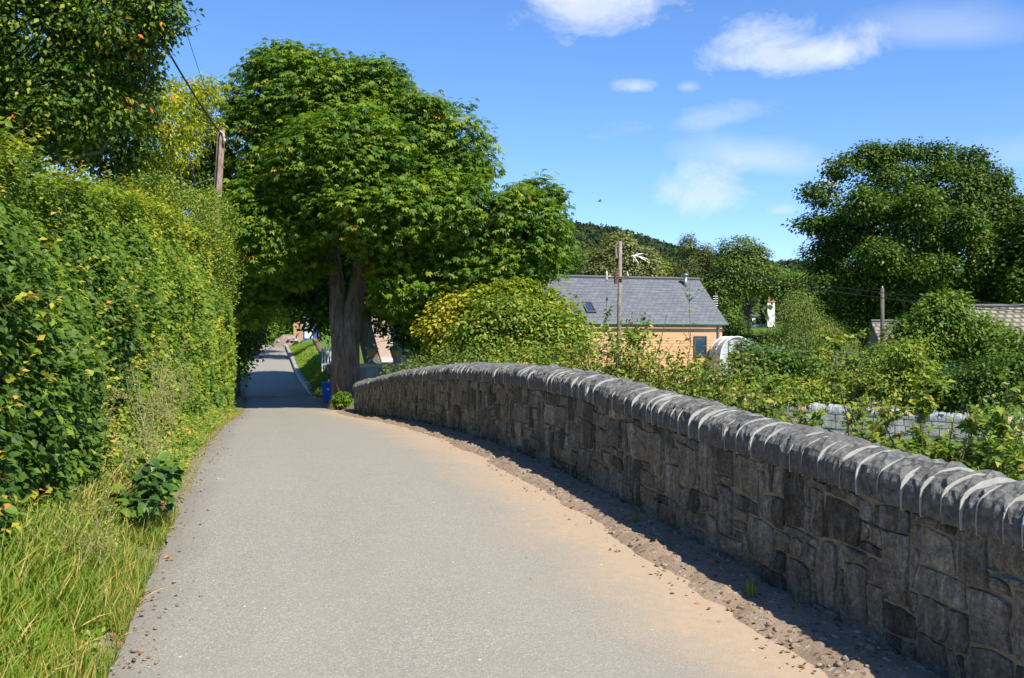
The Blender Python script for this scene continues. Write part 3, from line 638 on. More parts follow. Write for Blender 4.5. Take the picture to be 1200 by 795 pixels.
# --- trees arching over the lane, behind the chestnut
tree('overhanging_tree', 'dark dense tree leaning over the left side of the shaded lane', 'tree', gp(-11.6, 42), L_([(262, 300, 40, 60), (285, 365, 22, 60), (255, 400, 30, 60), (300, 300, 40, 44, 3)], 40), M_beechtree, 2200, 12, .3, .17, .25)
tree('lane_tree', 'mid green tree arching over the far lane, left of the chestnut trunk', 'tree', gp(-21, 82), L_([(330, 345, 40, 34), (300, 330, 40, 40, 4), (355, 330, 42, 36, -2), (318, 305, 50, 40, 5)], 78), M_chest, 1500, 12, .45, .30, .25)
tree('backdrop_tree', 'dark tall tree closing the view beyond the end of the lane', 'tree', gp(-24, 118), L_([(300, 340, 70, 60), (370, 330, 60, 60, 3), (340, 380, 50, 26), (420, 330, 60, 60)], 112), M_beechtree, 1900, 12, .7, .42, .4)
tree('lane_shrub', 'light green rounded shrub where the lane bends out of sight', 'shrub', gp(-24.5, 104), L_([(303, 392, 18, 17), (288, 398, 16, 14), (312, 385, 12, 12, 1)], 103), M_mid, 900, 10, .25, .22, .1)
tree('hanging_tree', 'dark leafy tree behind the chestnut trunk, in front of the pink house', 'tree', gp(-0.4, 45), L_([(500, 345, 60, 50), (545, 365, 50, 55, 1), (470, 345, 34, 32, 1), (436, 345, 26, 26, 2), (448, 382, 12, 7), (478, 396, 12, 12), (520, 395, 40, 40)], 44), M_beechtree, 2600, 12, .28, .19, .2)

# --- top left trees
lf = L_([(30, 40, 110, 80), (120, 30, 80, 66), (180, 12, 40, 40), (80, 120, 80, 60), (10, 130, 60, 70, .5), (140, 80, 46, 44, .8), (-60, 60, 90, 100), (60, -60, 120, 70), (118, 180, 46, 30, 2.4), (140, 130, 50, 40, 2.2)], 15.2)
tl_ = thing('cherry_tree', 'big dark-leaved tree with drooping red-tipped leaves, overhanging the hedge at upper left', 'tree', gp(-8.6, 16.5))
b0 = gp(-8.6, 16.5); mb = MB(); fork = wp(15, 205, 16)
mb.tube([b0-(0, 0, .3), b0+(0, 0, .8), b0+(.1, 0, 2.0), fork], [.30, .24, .20, .17], 10, flute=.05); mb.build('trunk', M_bark2, tl_, True)
for pts_, r in (([fork, wp(60, 176, 15.6), wp(98, 168, 15.5), wp(122, 146, 15.5), wp(140, 140, 15.45), wp(162, 118, 15.5), wp(174, 92, 15.6), wp(186, 60, 15.8)], .05), ([fork, wp(60, 190, 15.4), wp(118, 178, 15.3), wp(150, 130, 15.6)], .06), ([fork, wp(40, 120, 15.6), wp(60, 60, 15.5)], .09), ([fork, wp(0, 120, 15.5), wp(-60, 50, 15)], .09), ([wp(150, 60, 15), wp(190, 42, 15.3), wp(222, 34, 15.5), wp(236, 28, 15.5)], .012)):
    MB().tube(pts_, np.linspace(r, r*.3, len(pts_)), 8, flute=.06).build('branch', M_bark2, tl_, True)
scatter_crown(lf, 6200, 10, .13, .095, 'crown', M_dark, tl_, LEAF4, flat=.7, droop=.7, tint=(.0, .86), inner=.38, up=.6, accent=.006)
yt = L_([(236, 155, 26, 24, 5.5), (170, 195, 34, 26), (222, 120, 34, 28, 2), (200, 150, 34, 36, -1), (240, 108, 18, 18, 5), (175, 165, 26, 26, -1), (214, 178, 26, 26, 5), (190, 112, 20, 22, 1), (160, 190, 26, 20, -.5)], 25)
tree('maple_tree', 'yellow-green small tree with reddish leaf tips, standing left of the leaning telegraph pole', 'tree', gp(-10.2, 24.5), yt, M_yel, 1250, 10, .14, .12, .10, tm=NARROW2, tint=(.05, .8), accent=.025, droop=.9, inner=.3)
tree('hawthorn_tree', 'mid green tree filling the gap below the yellow-green tree, behind the shrub', 'tree', gp(-12.0, 31.5), L_([(205, 218, 44, 24), (160, 222, 40, 26), (243, 215, 26, 34), (252, 180, 16, 24)], 31.5), M_mid, 1100, 11, .17, .13, .12, tint=(.0, .7), droop=.5)
st = L_([(215, 245, 46, 30), (250, 260, 24, 36, 3), (185, 225, 36, 22, -1), (262, 320, 14, 40, 4), (240, 290, 26, 40, 2)], 22)
tree('privet_shrub', 'fine-leaved green shrub growing above the far half of the hedge below the telegraph pole', 'shrub', gp(-8.6, 22.5), st, M_mid, 1500, 12, .14, .06, .06, tm=LEAF4, tint=(.3, .95), inner=.3, droop=-.6, up=.3)

# --- beech hedge
hedge = thing('beech_hedge', 'tall clipped beech hedge with glossy green and yellowing leaves lining the left of the lane', 'hedge', gp(-5, 14))
HF_D = [1, 3.5, 6.3, 9, 14, 20, 25, 28.5]; 
def hx(d): return -1.86-.212*np.asarray(d, float)-.10
def htop(d): return EYE+np.interp(d, [0, 4, 6.3, 7.5, 8.8, 10.5, 12.5, 14.5, 18, 24, 28.5], [1.35, 1.58, 1.62, 1.54, 1.48, 1.58, 1.80, 2.0, 2.2, 2.4, 2.5])
def bulge(d, z): return .22*fbm(d*.5, z*.6, 1.0, 3)+.17*fbm(d*1.7, z*1.9, 4.0, 3)
def hedge_surf(n, d0, d1, top=False):
    d = rng.uniform(d0, d1, n); zb = EYE+road(d)+.05; zt = htop(d)+.16*fbm(d*1.1, 8.8)
    if top:
        w = rng.random(n)*1.5; z = zt-.25*(w/1.5)**2*0+.06*fbm(d*3, w*3); x = hx(d)-.15-w; nn = np.stack([.15+0*d, 0*d-.1, 1+0*d], -1)
        return np.stack([x, d, z], -1), nn
    u = rng.random(n); z = zb+(zt-zb)*u
    batter = -.42*sm(u, .45, 1.0)**1.5*1.0-.18*u+.12*np.sin(u*3)+.06       # leans back near the top
    x = hx(d)+batter+bulge(d, z); N = np.stack([.95+0*d, -.25+0*d, .25+.6*sm(u, .8, 1)], -1); return np.stack([x, d, z], -1), N
# solid inner shell, added so light does not leak through the hedge
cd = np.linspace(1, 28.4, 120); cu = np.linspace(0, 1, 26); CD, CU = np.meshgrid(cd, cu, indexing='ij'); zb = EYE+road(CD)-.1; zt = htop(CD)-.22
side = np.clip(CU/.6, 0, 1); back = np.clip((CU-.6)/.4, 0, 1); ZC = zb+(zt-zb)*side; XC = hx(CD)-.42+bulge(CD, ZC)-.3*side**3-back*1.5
link('inner_light_block', grid_mesh('inner_light_block', XC+.10*fbm(CD*6, ZC*6), CD, ZC, {'tint': np.full(CD.size, .05)}, smooth=False), M_beech, hedge)
for (d0, d1, n, sz, tmm) in ((1.5, 10.5, 64000, .074, LEAF4), (10.5, 18, 52000, .082, LEAF4), (18, 28.5, 42000, .105, TRI2)):
    P, N = hedge_surf(n, d0, d1); m = n//6; P2, N2 = hedge_surf(m, d0, d1, True); P = np.concatenate([P, P2]); N = np.concatenate([N, N2]); n = len(P)
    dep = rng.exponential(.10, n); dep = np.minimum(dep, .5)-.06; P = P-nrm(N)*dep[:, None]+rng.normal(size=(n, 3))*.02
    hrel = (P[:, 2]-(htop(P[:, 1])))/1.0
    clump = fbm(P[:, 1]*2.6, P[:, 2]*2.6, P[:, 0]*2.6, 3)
    tint = .27+.34*clump+rng.normal(0, .095, n)-.14*sm(-hrel, .7, 1.8)*(1-sm(P[:, 1], 8, 12))-.35*np.clip(dep/.25, 0, 1)+.26*sm(hrel, -.9, .1)+.10*sm(P[:, 1], 10, 17); tint = np.where(dep > .12, np.minimum(tint, .55), tint)  # low near leaves darker: shadow pockets put into the tint, besides older darker leaves
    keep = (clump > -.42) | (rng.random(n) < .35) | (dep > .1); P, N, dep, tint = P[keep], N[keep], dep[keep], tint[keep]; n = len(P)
    NN = N*.45+np.array((0, -.1, .65))+rng.normal(size=(n, 3))*.45; T = N*.5+rng.normal(size=(n, 3))*.6-np.array((0, 0, .45))
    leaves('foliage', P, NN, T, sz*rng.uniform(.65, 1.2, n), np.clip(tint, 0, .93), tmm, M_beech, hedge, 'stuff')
# shoots that break the outline: twigs with leaves, tips reddish
def shoots(n, d0, d1, top, sz, parent, L=(.12, .4)):
    P, N = hedge_surf(n, d0, d1, top); tw = MB(); LP = []; LN = []; LT = []; Lt = []
    for i in range(n):
        dv = nrm(N[i]*(.8 if not top else .5)+np.array((.3 if top else 0, -.1, .55))+rng.normal(size=3)*.35); ln = rng.uniform(*L); e = P[i]+dv*ln
        if P[i, 1] < 13: tw.tube([P[i]-dv*.1, P[i]+dv*ln*.5, e], [.0035, .0028, .0012], 3, cap=False)
        k = int(ln/.035)+3
        for j in range(k):
            f = j/(k-1); sd = (1 if j % 2 else -1); s_ = nrm(np.cross(dv, (0, 0, 1))+1e-6)*sd
            LP.append(P[i]+dv*ln*f); LN.append(np.array((0, 0, 1))+rng.normal(size=3)*.35+N[i]*.3); LT.append(s_+dv*.7+rng.normal(size=3)*.2-np.array((0, 0, .2))); Lt.append(np.clip(.48+(.5 if P[i, 1] < 7.2 else .33)*f**1.5+rng.normal(0, .1), 0, 1))
    n2 = len(LP); LP = np.array(LP)
    if tw.n: tw.build('twigs', M_twig, parent, kind='stuff')
    leaves('shoot_leaves', LP, np.array(LN), np.array(LT), sz*rng.uniform(.5, 1.0, n2), np.array(Lt), LEAF4, M_beech, parent, 'stuff')
shoots(150, 3.5, 10, False, .075, hedge); shoots(190, 4, 12, True, .075, hedge, (.12, .32)); shoots(260, 10, 18, False, .075, hedge, (.12, .35)); shoots(160, 12, 28, True, .08, hedge, (.15, .35)); shoots(240, 18, 28.4, False, .085, hedge, (.15, .4))
# the largest leaves, nearest the camera, one object each
lv = []
for k in range(4):
    tv, tf = LEAF8; bend = np.array(tv); bend[:, 2] += (-.12+.06*k)*bend[:, 1]**2; bend[:, 0] *= .95+.1*k
    me = MB().add(bend, [tuple(f) for f in tf]).mesh('leaf'); a = me.attributes.new('tint', 'FLOAT', 'POINT'); a.data.foreach_set('value', np.full(len(tv), (.25, .38, .52, .72)[k])); me.materials.append(M_beech); lv.append(me)
hinv = Matrix.Translation(hedge.location).inverted()
P, N = hedge_surf(290, 5.2, 8.6)
for i in range(290):
    n_ = Vector(nrm(N[i]*.7+np.array((0, 0, .5))+rng.normal(size=3)*.35)); t_ = Vector(nrm(N[i]*.4+rng.normal(size=3)*.6-np.array((0, 0, .6)))); t_ = (t_-n_*t_.dot(n_)).normalized(); b_ = t_.cross(n_)
    s_ = rng.uniform(.065, .095); p_ = P[i]+nrm(N[i])*.07
    m_ = Matrix(((b_.x*s_, t_.x*s_, n_.x*s_, p_[0]), (b_.y*s_, t_.y*s_, n_.y*s_, p_[1]), (b_.z*s_, t_.z*s_, n_.z*s_, p_[2]), (0, 0, 0, 1)))
    o = bpy.data.objects.new('leaf', lv[(i*7) % 4]); COL.objects.link(o); o.parent = hedge; o.matrix_parent_inverse = hinv; o.matrix_basis = m_

# --- verge: grass, weeds, dry stalks
def blades(n, d0, d1, t0, t1, h, lean, name, tint=(.1, .75), side='L', pw=1.0):
    d = rng.uniform(d0, d1, n); t = t0+(t1-t0)*rng.random(n)**pw; x = xl(d)-t if side == 'L' else wallx(d)+t
    cl = fbm(x*2.2, d*2.2, 5, 2); keep = cl > -.35+.35*rng.random(n)-.25*(t > .5); x, d, t, cl = x[keep], d[keep], t[keep], cl[keep]; n = len(x)
    P = np.stack([x, d, gz(x, d)-.02+(0 if side == 'L' else .06)], -1); hh = h*(.45+.55*sm(t, 0, .8))*rng.uniform(.5, 1.2, n) if side == 'L' else h*rng.uniform(.5, 1.2, n)
    a = rng.uniform(0, 2*math.pi, n); T = np.stack([np.cos(a)*lean+.25, np.sin(a)*lean-.15, np.ones(n)], -1); N = np.stack([np.cos(a), np.sin(a), -.2+0*a], -1)+rng.normal(size=(n, 3))*.3
    tt = np.clip(rng.uniform(tint[0], tint[1], n)+.15*cl+.3*(rng.random(n) < .08), 0, 1)
    bl = (BLADE[0]*np.array((1, 1, 2.2)), BLADE[1])
    return P, N, T, hh, tt, bl
def mk(name, lst, mat, parent=None, label=None):
    P, N, T, S, tt = [np.concatenate([l[i] for l in lst]) for i in range(5)]
    return leaves(name, P, N, T, S, tt, lst[0][5], mat, parent, 'stuff')
g = mk('verge_grass', [blades(13000, 3.8, 8.5, .0, .95, .34, .55, 'g'), blades(9000, 4.0, 7.0, .2, 1.3, .42, .75, 'g', (.2, .7)), blades(16000, 8, 30, -.02, .9, .22, .6, 'g', (.3, .95)), blades(9000, 4, 30, -.06, .32, .10, .9, 'g', (.25, .95))], M_grass)
g['label'] = 'bright green grass tufts along the left edge of the lane'
def weeds(n, d0, d1, t0, t1, h0, h1, sz, tm, mat, name, tint=(.1, .8)):
    d = rng.uniform(d0, d1, n); t = rng.uniform(t0, t1, n); x = xl(d)-t; hmax = (h0+(h1-h0)*sm(t, t0, t1))*(.6+.5*fbm(d*1.1, t*2, 3, 2)); 
    z = gz(x, d)+np.maximum(.03, hmax)*rng.random(n)**.6; P = np.stack([x, d, z], -1); cl = fbm(x*3, d*3, z*3, 2)
    N = np.array((.3, -.25, 1.))+rng.normal(size=(n, 3))*.5; T = np.array((.3, -.2, -.1))+rng.normal(size=(n, 3))*.7
    return P, N, T, sz*rng.uniform(.5, 1.25, n), np.clip(rng.uniform(tint[0], tint[1], n)+.3*cl, 0, 1), tm
w_ = mk('verge_weeds', [weeds(15000, 5.0, 12, .30, 1.25, .12, .95, .09, NARROW, M_weed, 'w'), weeds(6500, 3.8, 8, .6, 1.4, .3, .85, .10, NARROW, M_weed, 'w', (0, .7))], M_weed); w_['label'] = 'nettles and leafy weeds at the foot of the hedge'
w2 = mk('verge_undergrowth', [weeds(22000, 9, 29, .10, .9, .10, 1.05, .06, LEAF4, M_weed, 'w', (.2, 1)), weeds(6500, 5, 12, .15, .7, .08, .32, .045, LEAF4, M_weed, 'w', (.1, 1)), weeds(5000, 3.8, 7, .1, 1.0, .05, .36, .055, LEAF4, M_weed, 'w', (.0, .9))], M_weed); w2['label'] = 'low mixed undergrowth between hedge and lane'
g3 = mk('dead_grass', [blades(2600, 3.8, 9, .0, 1.1, .42, 1.1, 'g', (.86, 1)), blades(2500, 9, 28, .0, .9, .3, .9, 'g', (.86, 1))], M_grass); g3['label'] = 'bent straw-coloured dead grass among the green verge'
# dry umbellifer stalks
def stalks(x, d, n, h, spread, label):
    b = gp(x, d); r = thing('dry_stalks', label, 'weed', b, 'dried cow parsley beside the hedge'); mb = MB(); LP = []
    for _ in range(n):
        a = rng.uniform(0, 6.28); e = b+np.array((math.cos(a)*spread*rng.random()+.12, math.sin(a)*spread*rng.random(), h*rng.uniform(.6, 1.05))); p = bez(b+rng.normal(size=3)*(.08, .12, 0), e, .05, 5)
        mb.tube(p, np.linspace(.005, .002, 5), 4, cap=False)
        for _ in range(7):
            i = rng.integers(2, 5); q2 = p[i]+rdir(1)[0]*.16+np.array((0, 0, .10)); mb.tube([p[i], q2], [.002, .001], 3, cap=False)
            for _ in range(5):
                q3 = q2+rdir(1)[0]*.05+np.array((0, 0, .03)); mb.tube([q2, q3], [.001, .0008], 3, cap=False); LP.append(q3)
    mb.build('stalk', M_dry, r); LP = np.array(LP); LP = np.repeat(LP, 3, 0)+rng.normal(size=(len(LP)*3, 3))*.012; m = len(LP)
    leaves('seed_head', LP, rdir(m), rdir(m), .018*rng.uniform(.6, 1.4, m), rng.uniform(.6, 1, m), TRI2, M_grass, r, 'stuff')
stalks(-3.85, 10.6, 12, 1.15, .35, 'tallest clump of dry beige seeding stalks leaning out of the hedge foot')
stalks(-4.0, 9.6, 7, .85, .3, 'wiry dry stalks in front of the tallest clump'); stalks(-5.2, 15.5, 8, .9, .3, 'small far clump of dry stalks near the hedge end'); stalks(-4.35, 12.4, 9, .95, .3, 'second clump of dry seeding stalks, just beyond the tallest clump'); stalks(-3.35, 8.9, 6, .6, .3, 'short dry seeding stalks behind the dark laurel sprig'); stalks(-2.75, 6.4, 5, .5, .3, 'nearest thin dry stalks among the grass at lower left')
# dark laurel sprig
lz = gp(-3.0, 7.9); la = thing('laurel_shrub', 'low dark glossy broad-leaved sprig leaning over the verge grass at lower left', 'shrub', lz); mb = MB(); LP = []; LN = []; LT = []
for k in range(16):
    a = rng.uniform(-1.0, 1.2); e = lz+np.array((math.cos(a)*.38*rng.uniform(.4, 1), math.sin(a)*.45, rng.uniform(.18, .55))); p = bez(lz+(-.25, 0, .1), e, .15, 6); mb.tube(p, np.linspace(.007, .003, 6), 4, cap=False)
    for i in range(16):
        f = rng.uniform(.35, 1); q2 = p[min(5, int(f*5.99))]; LP.append(q2+rng.normal(size=3)*.03); LN.append(np.array((.2, -.3, 1))+rng.normal(size=3)*.4); LT.append(rdir(1)[0]+np.array((.5, -.2, -.6)))
mb.build('stem', M_twig, la)
for i in range(len(LP)):
    pass
M_laurel = leafmat('laurel_leaf', [(0, G(.018, .055, .012)), (.6, G(.035, .095, .016)), (1, G(.10, .17, .02))], .18, .42, .3)
leaves('foliage', np.array(LP), np.array(LN), np.array(LT), .115*rng.uniform(.7, 1.15, len(LP)), rng.uniform(0, 1, len(LP))**1.5, LEAF8, M_laurel, la, 'stuff')
# litter: dead leaves and chips along both edges
n = 1500; d = 4+24*rng.random(n)**1.8; t = rng.normal(.22, .17, n); x = xl(d)-t; 
n2 = 700; d2 = 3.8+24*rng.random(n2)**1.8; x2 = wallx(d2)-rng.uniform(.03, .75, n2)
P = np.concatenate([np.stack([x, d, np.where(x > xl(d), EYE+road(d)+.005, gz(x, d)+.035)], -1), np.stack([x2, d2, dirt_z(x2, d2)+.006], -1)]); m = len(P)
lit = leaves('leaf_litter', P, np.array((0, 0, 1.))+rng.normal(size=(m, 3))*.35, rdir(m), rng.uniform(.018, .05, m), rng.random(m), TRI2, M_deadleaf, kind='stuff'); lit['label'] = 'dead leaves and chips along the lane edges'
M_peb = plain('pebble_grey', (.29, .235, .18), .9, .4, 9)
def pebbles(name, n, xf, zf, s0, s1, label):
    ico_v = np.array([(0, 0, 1), (.89, 0, .45), (.28, .85, .45), (-.72, .53, .45), (-.72, -.53, .45), (.28, -.85, .45), (.72, .53, -.45), (-.28, .85, -.45), (-.89, 0, -.45), (-.28, -.85, -.45), (.72, -.53, -.45), (0, 0, -1)])
    ico_f = np.array([(0, 1, 2), (0, 2, 3), (0, 3, 4), (0, 4, 5), (0, 5, 1), (1, 6, 2), (2, 7, 3), (3, 8, 4), (4, 9, 5), (5, 10, 1), (6, 7, 2), (7, 8, 3), (8, 9, 4), (9, 10, 5), (10, 6, 1), (11, 7, 6), (11, 8, 7), (11, 9, 8), (11, 10, 9), (11, 6, 10)])
    d = 3.6+24*rng.random(n)**2; x = xf(d, n); S = s0+(s1-s0)*rng.random(n)**8; sc = rng.uniform(.6, 1.3, (n, 1, 3))*np.array((1, 1, .7))
    V = np.stack([x, d, zf(x, d)], -1)[:, None]+ico_v[None]*sc*S[:, None, None]*(1+.2*rng.normal(size=(n, 12, 1))); 
    me = fast_mesh(name, V.reshape(-1, 3), (ico_f[None]+12*np.arange(n)[:, None, None]).reshape(-1, 3)); o = link(name, me, M_peb, kind='stuff'); o['label'] = label
pebbles('pebbles', 1700, lambda d, n: wallx(d)-rng.uniform(.03, .56, n)**1.0-.05*(rng.random(n) < .1), lambda x, d: dirt_z(x, d)+.002, .004, .030, 'small stones in the soil strip at the wall foot')
pebbles('grit', 2200, lambda d, n: xl(d)+rng.normal(.0, .16, n), lambda x, d: EYE+road(d)+.0, .004, .016, 'loose grit along the left edge of the lane')
# clods on the soil strip and grass tufts at the wall
cm = MB()
for (px, py, d, s_) in ((560, 549, 10.2, 0), ):
    pass
def tuft(px, d, off, n, h, label):
    x = float(wallx(d))-off; b = np.array((x, d, dirt_z(x, d)-.01)); a = rng.uniform(0, 6.28, n); T = np.stack([np.cos(a)*.6, np.sin(a)*.6, np.ones(n)], -1); N = np.stack([np.cos(a), np.sin(a), -.2+0*a], -1)
    o = leaves('grass_tuft', b+rng.normal(size=(n, 3))*(.02, .02, 0), N, T, h*rng.uniform(.5, 1.1, n), rng.uniform(.1, .8, n), (BLADE[0]*np.array((1.6, 1, 2)), BLADE[1]), M_grass); tag(o, label, 'grass', 'grass tufts at the wall foot')
tuft(880, 6.35, .28, 22, .15, 'spiky grass tuft on the soil strip at the wall foot, nearest the camera'); tuft(920, 6.25, .05, 7, .16, 'few thin grass blades touching the wall beside the nearest tuft'); tuft(760, 8.4, .2, 14, .12, 'middle grass tuft in the shadow of the wall'); tuft(440, 27, .15, 18, .25, 'far grass tuft near the end of the wall')

# --- shrub at the trunk foot
def bush(name, label, lst, d, mat, ncl, per, cr, sz, cat='bush', tm=LEAF4, group=None, stems=6, **kw):
    lobes = L_(lst, d); C = np.array([l[0] for l in lobes]); c0 = C.mean(0); b = gp(c0[0], c0[1]); r = thing(name, label, cat, b, group); mb = MB()
    for i in range(stems):
        tg = C[i % len(C)]+rng.normal(size=3)*.3*lobes[i % len(C)][1]; mb.tube(bez(b+rng.normal(size=3)*(.15, .15, 0), tg, .05, 6), np.linspace(.03, .008, 6), 5, cap=False)
        for _ in range(2): mb.tube(bez(tg*.5+b*.5, tg+rdir(1)[0]*.5, .05, 4), np.linspace(.012, .004, 4), 4, cap=False)
    mb.build('stems', M_twig, r, True); scatter_crown(lobes, ncl, per, cr, sz, 'foliage', mat, r, tm, **kw); return r
bush('elder_sprout', 'small bright green leafy sprout at the foot of the chestnut trunk', [(400, 466, 8, 7), (405, 470, 6, 5), (396, 470, 6, 6)], 31.2, M_chest, 60, 6, .05, .13, 'shrub', PALM, stems=4)

# --- shrubs and young hedge just behind the parapet
def whip(x, d, top_py, lean, n_st, leafn, label, dense=1.0, sz=.062, dead=.08):
    b = gp(x, d); ztop = EYE+(397.5-top_py)/F*d; r = thing('hedge_sapling', label, 'sapling', b, 'young hedge plants behind the parapet'); mb = MB(); LP = []; LN = []; LT = []; Lt = []
    H = ztop-b[2]
    for k in range(n_st):
        a = rng.uniform(0, 6.28); hh = H*(1 if k == 0 else rng.uniform(.55, .95)); e = b+np.array((math.cos(a)*lean, math.sin(a)*lean*.8, hh)); p = bez(b+rng.normal(size=3)*(.05, .05, 0), e, .05, 9, .018); mb.tube(p, np.linspace(.012, .003, 9), 5, cap=False)
        tips = [(p, 3)]
        for _ in range(12):
            i = rng.integers(1, 8); L = rng.uniform(.18, .5)*(1-.06*i); e2 = p[i]+np.array((rng.normal()*.8, rng.normal()*.8, .7))*L; q_ = bez(p[i], e2, .06, 5); mb.tube(q_, np.linspace(.005, .0015, 5), 4, cap=False); tips.append((q_, 1))
        for q_, i0 in tips:
            m = int(leafn*dense*(1 if i0 == 1 else 2))
            for _ in range(m):
                f = rng.uniform(i0/9 if i0 > 1 else .1, 1)*(len(q_)-1); i = int(f); i = min(i, len(q_)-2); pt = q_[i]+(q_[i+1]-q_[i])*(f-i)
                LP.append(pt+rng.normal(size=3)*.012); LT.append(rdir(1)[0]+np.array((0, 0, .15))); LN.append(np.array((0, -.2, 1))+rng.normal(size=3)*.55); Lt.append(rng.uniform(.9, 1) if rng.random() < dead else rng.uniform(.05, .8))
    mb.build('stems', M_twig, r); n = len(LP); leaves('foliage', np.array(LP), np.array(LN), np.array(LT), sz*rng.uniform(.6, 1.25, n), np.array(Lt), LEAF4, M_young, r, 'stuff')
def rowx(d, off): return 3.56-.278*d+off
LBW = ['young hedge sapling with dark green leaves, behind the parapet at the right edge', 'bushy green sapling second from the right edge, above the coping', 'open sapling with crossed brown twigs, third from the right, behind the parapet',
       'leafy sapling standing in front of the lawn, behind the parapet', 'thin upright sapling with bare reddish tips, in front of the grey garden wall', 'spindly sapling with dead pink-brown leaves near the middle of the garden wall', 'short twiggy sapling before the left part of the garden wall',
       'twiggy sapling half hiding the left end of the garden wall', 'sapling with pale green leaves below the grey timber fence', 'scrubby sapling just right of where the dense bushes start']
for i, (px, d, tp) in enumerate(((1186, 6.9, 452), (1140, 7.3, 432), (1092, 7.7, 418), (1046, 8.3, 440), (1008, 8.8, 384), (968, 9.5, 402), (934, 10.1, 412), (902, 10.7, 400), (872, 11.3, 408), (846, 11.9, 398))):
    whip((px-600)/F*d, d, tp, .34, 5, 15, LBW[i], dense=2.8 if i < 4 else 2.2, sz=.070 if i < 4 else .060, dead=.03 if i < 4 else .10)
# extra low saplings filling the row foot
for i in range(12):
    d = 7.0+i*.47; px = 600+F*rowx(d, 1.35)/d; whip(rowx(d, 1.35+.1*rng.random()), d, 470+10*rng.random() if d < 9 else 448, .22, 2, 9, 'low young hedge plant in the row just behind the parapet coping', dense=1.6, dead=.07, sz=.065)
def hb(px, top, d, w, label, mat=M_young, n=150, **kw):
    base_y = 397.5-float(grel((px-600)/F*d, d))/d*F; h = base_y-top; lst = [(px, top+h*.22, w*.55, h*.22), (px-w*.35, top+h*.42, w*.55, h*.26, -.3), (px+w*.35, top+h*.45, w*.55, h*.26, .3), (px, top+h*.7, w*.8, h*.3)]
    k = dict(tint=(.1, .95), inner=.35, droop=.1, up=.6, accent=.015); k.update(kw)
    bush('hedge_bush', label, lst, d, mat, n, 12, .11, .072, 'bush', LEAF4, 'bushes in the row behind the parapet', **k)
hbs = [(836, 412, 12.3, 26), (806, 398, 13.0, 28), (775, 392, 13.6, 28), (742, 364, 14.2, 34), (712, 384, 15.0, 30), (684, 392, 15.8, 28), (655, 398, 16.8, 28), (628, 396, 17.8, 27), (602, 400, 18.8, 26), (578, 402, 20, 25), (556, 402, 21.4, 24), (536, 406, 23, 22), (516, 404, 24.6, 22), (497, 412, 26.4, 20), (478, 420, 28.2, 16), (458, 428, 29.5, 12)]
hbl = ['scrubby bush at the right end of the dense row, near the polytunnel', 'leafy green bush below the right end of the slate-roofed house', 'pale green bush in front of the larch-clad wall', 'tallest leafy bush of the row, rising in front of the slate roof', 'green bush just left of the tallest one', 'bush below the skylight of the slate roof', 'bush below the left end of the orange wall', 'yellowish bush right of the middle of the wall top', 'bush behind the crest of the parapet',
       'bush just left of the parapet crest', 'olive green bush before the golden shrub', 'twiggy bush below the golden shrub', 'bush left of the golden shrub foot', 'low olive bush near the far lantern', 'small bush between the two lanterns', 'smallest bush beside the near lantern, at the far end of the wall']
for (px, tp, d, w), l in zip(hbs, hbl): hb(px, tp, d, w, l, n=230 if d < 20 else 170, mat=M_olive if d > 21 else M_young)
hb(1176, 462, 12, 30, 'dense green bush before the dark brownish bush at right', n=260, mat=M_weed); hb(885, 420, 16, 32, 'dense green bush below the small polytunnel', n=220, mat=M_weed)
# thin shoot standing up in front of the roof
whip((806-600)/F*13.2, 13.2, 330, .05, 1, 2, 'single tall bare shoot with a few leaves standing up before the slate roof', dead=0, sz=.09)
whip((735-600)/F*13.8, 13.8, 344, .30, 6, 20, 'upright leafy sapling topping the tallest bush, beside the grey pole', dead=.0, sz=.075)

# --- larger bushes of the garden, mid distance
bush('golden_shrub', 'golden yellow shrub at the right foot of the chestnut crown', [(525, 366, 20, 20), (515, 392, 22, 24), (545, 360, 18, 16), (540, 398, 22, 26)], 29, M_gold, 420, 12, .18, .12, 'shrub', tint=(.2, 1))
bush('hazel_bush', 'large light green bush standing before the left end of the orange wall', [(600, 372, 40, 26), (570, 398, 42, 30), (636, 388, 40, 28), (660, 402, 34, 26), (610, 415, 50, 24)], 27, M_mid, 1300, 12, .2, .12, 'bush', tint=(.3, 1), accent=.02)
tree('lime_shrub', 'bright yellow-green spreading branch mass hanging before the slate roof left end', 'tree', gp(1.2, 29), L_([(640, 366, 32, 22), (605, 350, 36, 20), (662, 386, 24, 14), (570, 358, 30, 20)], 29), M_yel, 700, 10, .2, .15, .1, tm=LEAF4, tint=(.0, .5))
B = bush
B('garden_bush', 'dark green bush between the polytunnel and the grey fence', [(905, 428, 36, 24), (880, 440, 30, 20), (935, 436, 30, 22)], 30, M_mid, 700, 12, .2, .12, tint=(0, .6))
B('garden_bush', 'feathery mid green bush in front of the grey timber fence', [(1010, 440, 34, 26), (985, 455, 30, 20), (1040, 432, 30, 30)], 27, M_mid, 800, 12, .17, .09, tint=(.3, .9))
B('garden_bush', 'light green low bushes behind the left part of the garden wall', [(930, 462, 40, 16), (890, 462, 34, 14), (965, 468, 32, 14)], 26.5, M_mid, 700, 10, .16, .10, tint=(.3, 1))
B('apple_tree', 'rounded green apple tree in front of the yellow tiled roof', [(1100, 378, 34, 26), (1080, 402, 40, 28), (1135, 398, 44, 30), (1110, 360, 22, 16), (1165, 420, 34, 24)], 29, M_mid, 1300, 12, .2, .13, 'tree', tint=(.1, .75))
B('dark_bush', 'dark brownish green bush right of the apple tree', [(1150, 452, 44, 28), (1185, 440, 34, 30), (1115, 462, 30, 20)], 24.5, M_beechtree, 800, 12, .2, .10, tint=(.1, .6), accent=0)
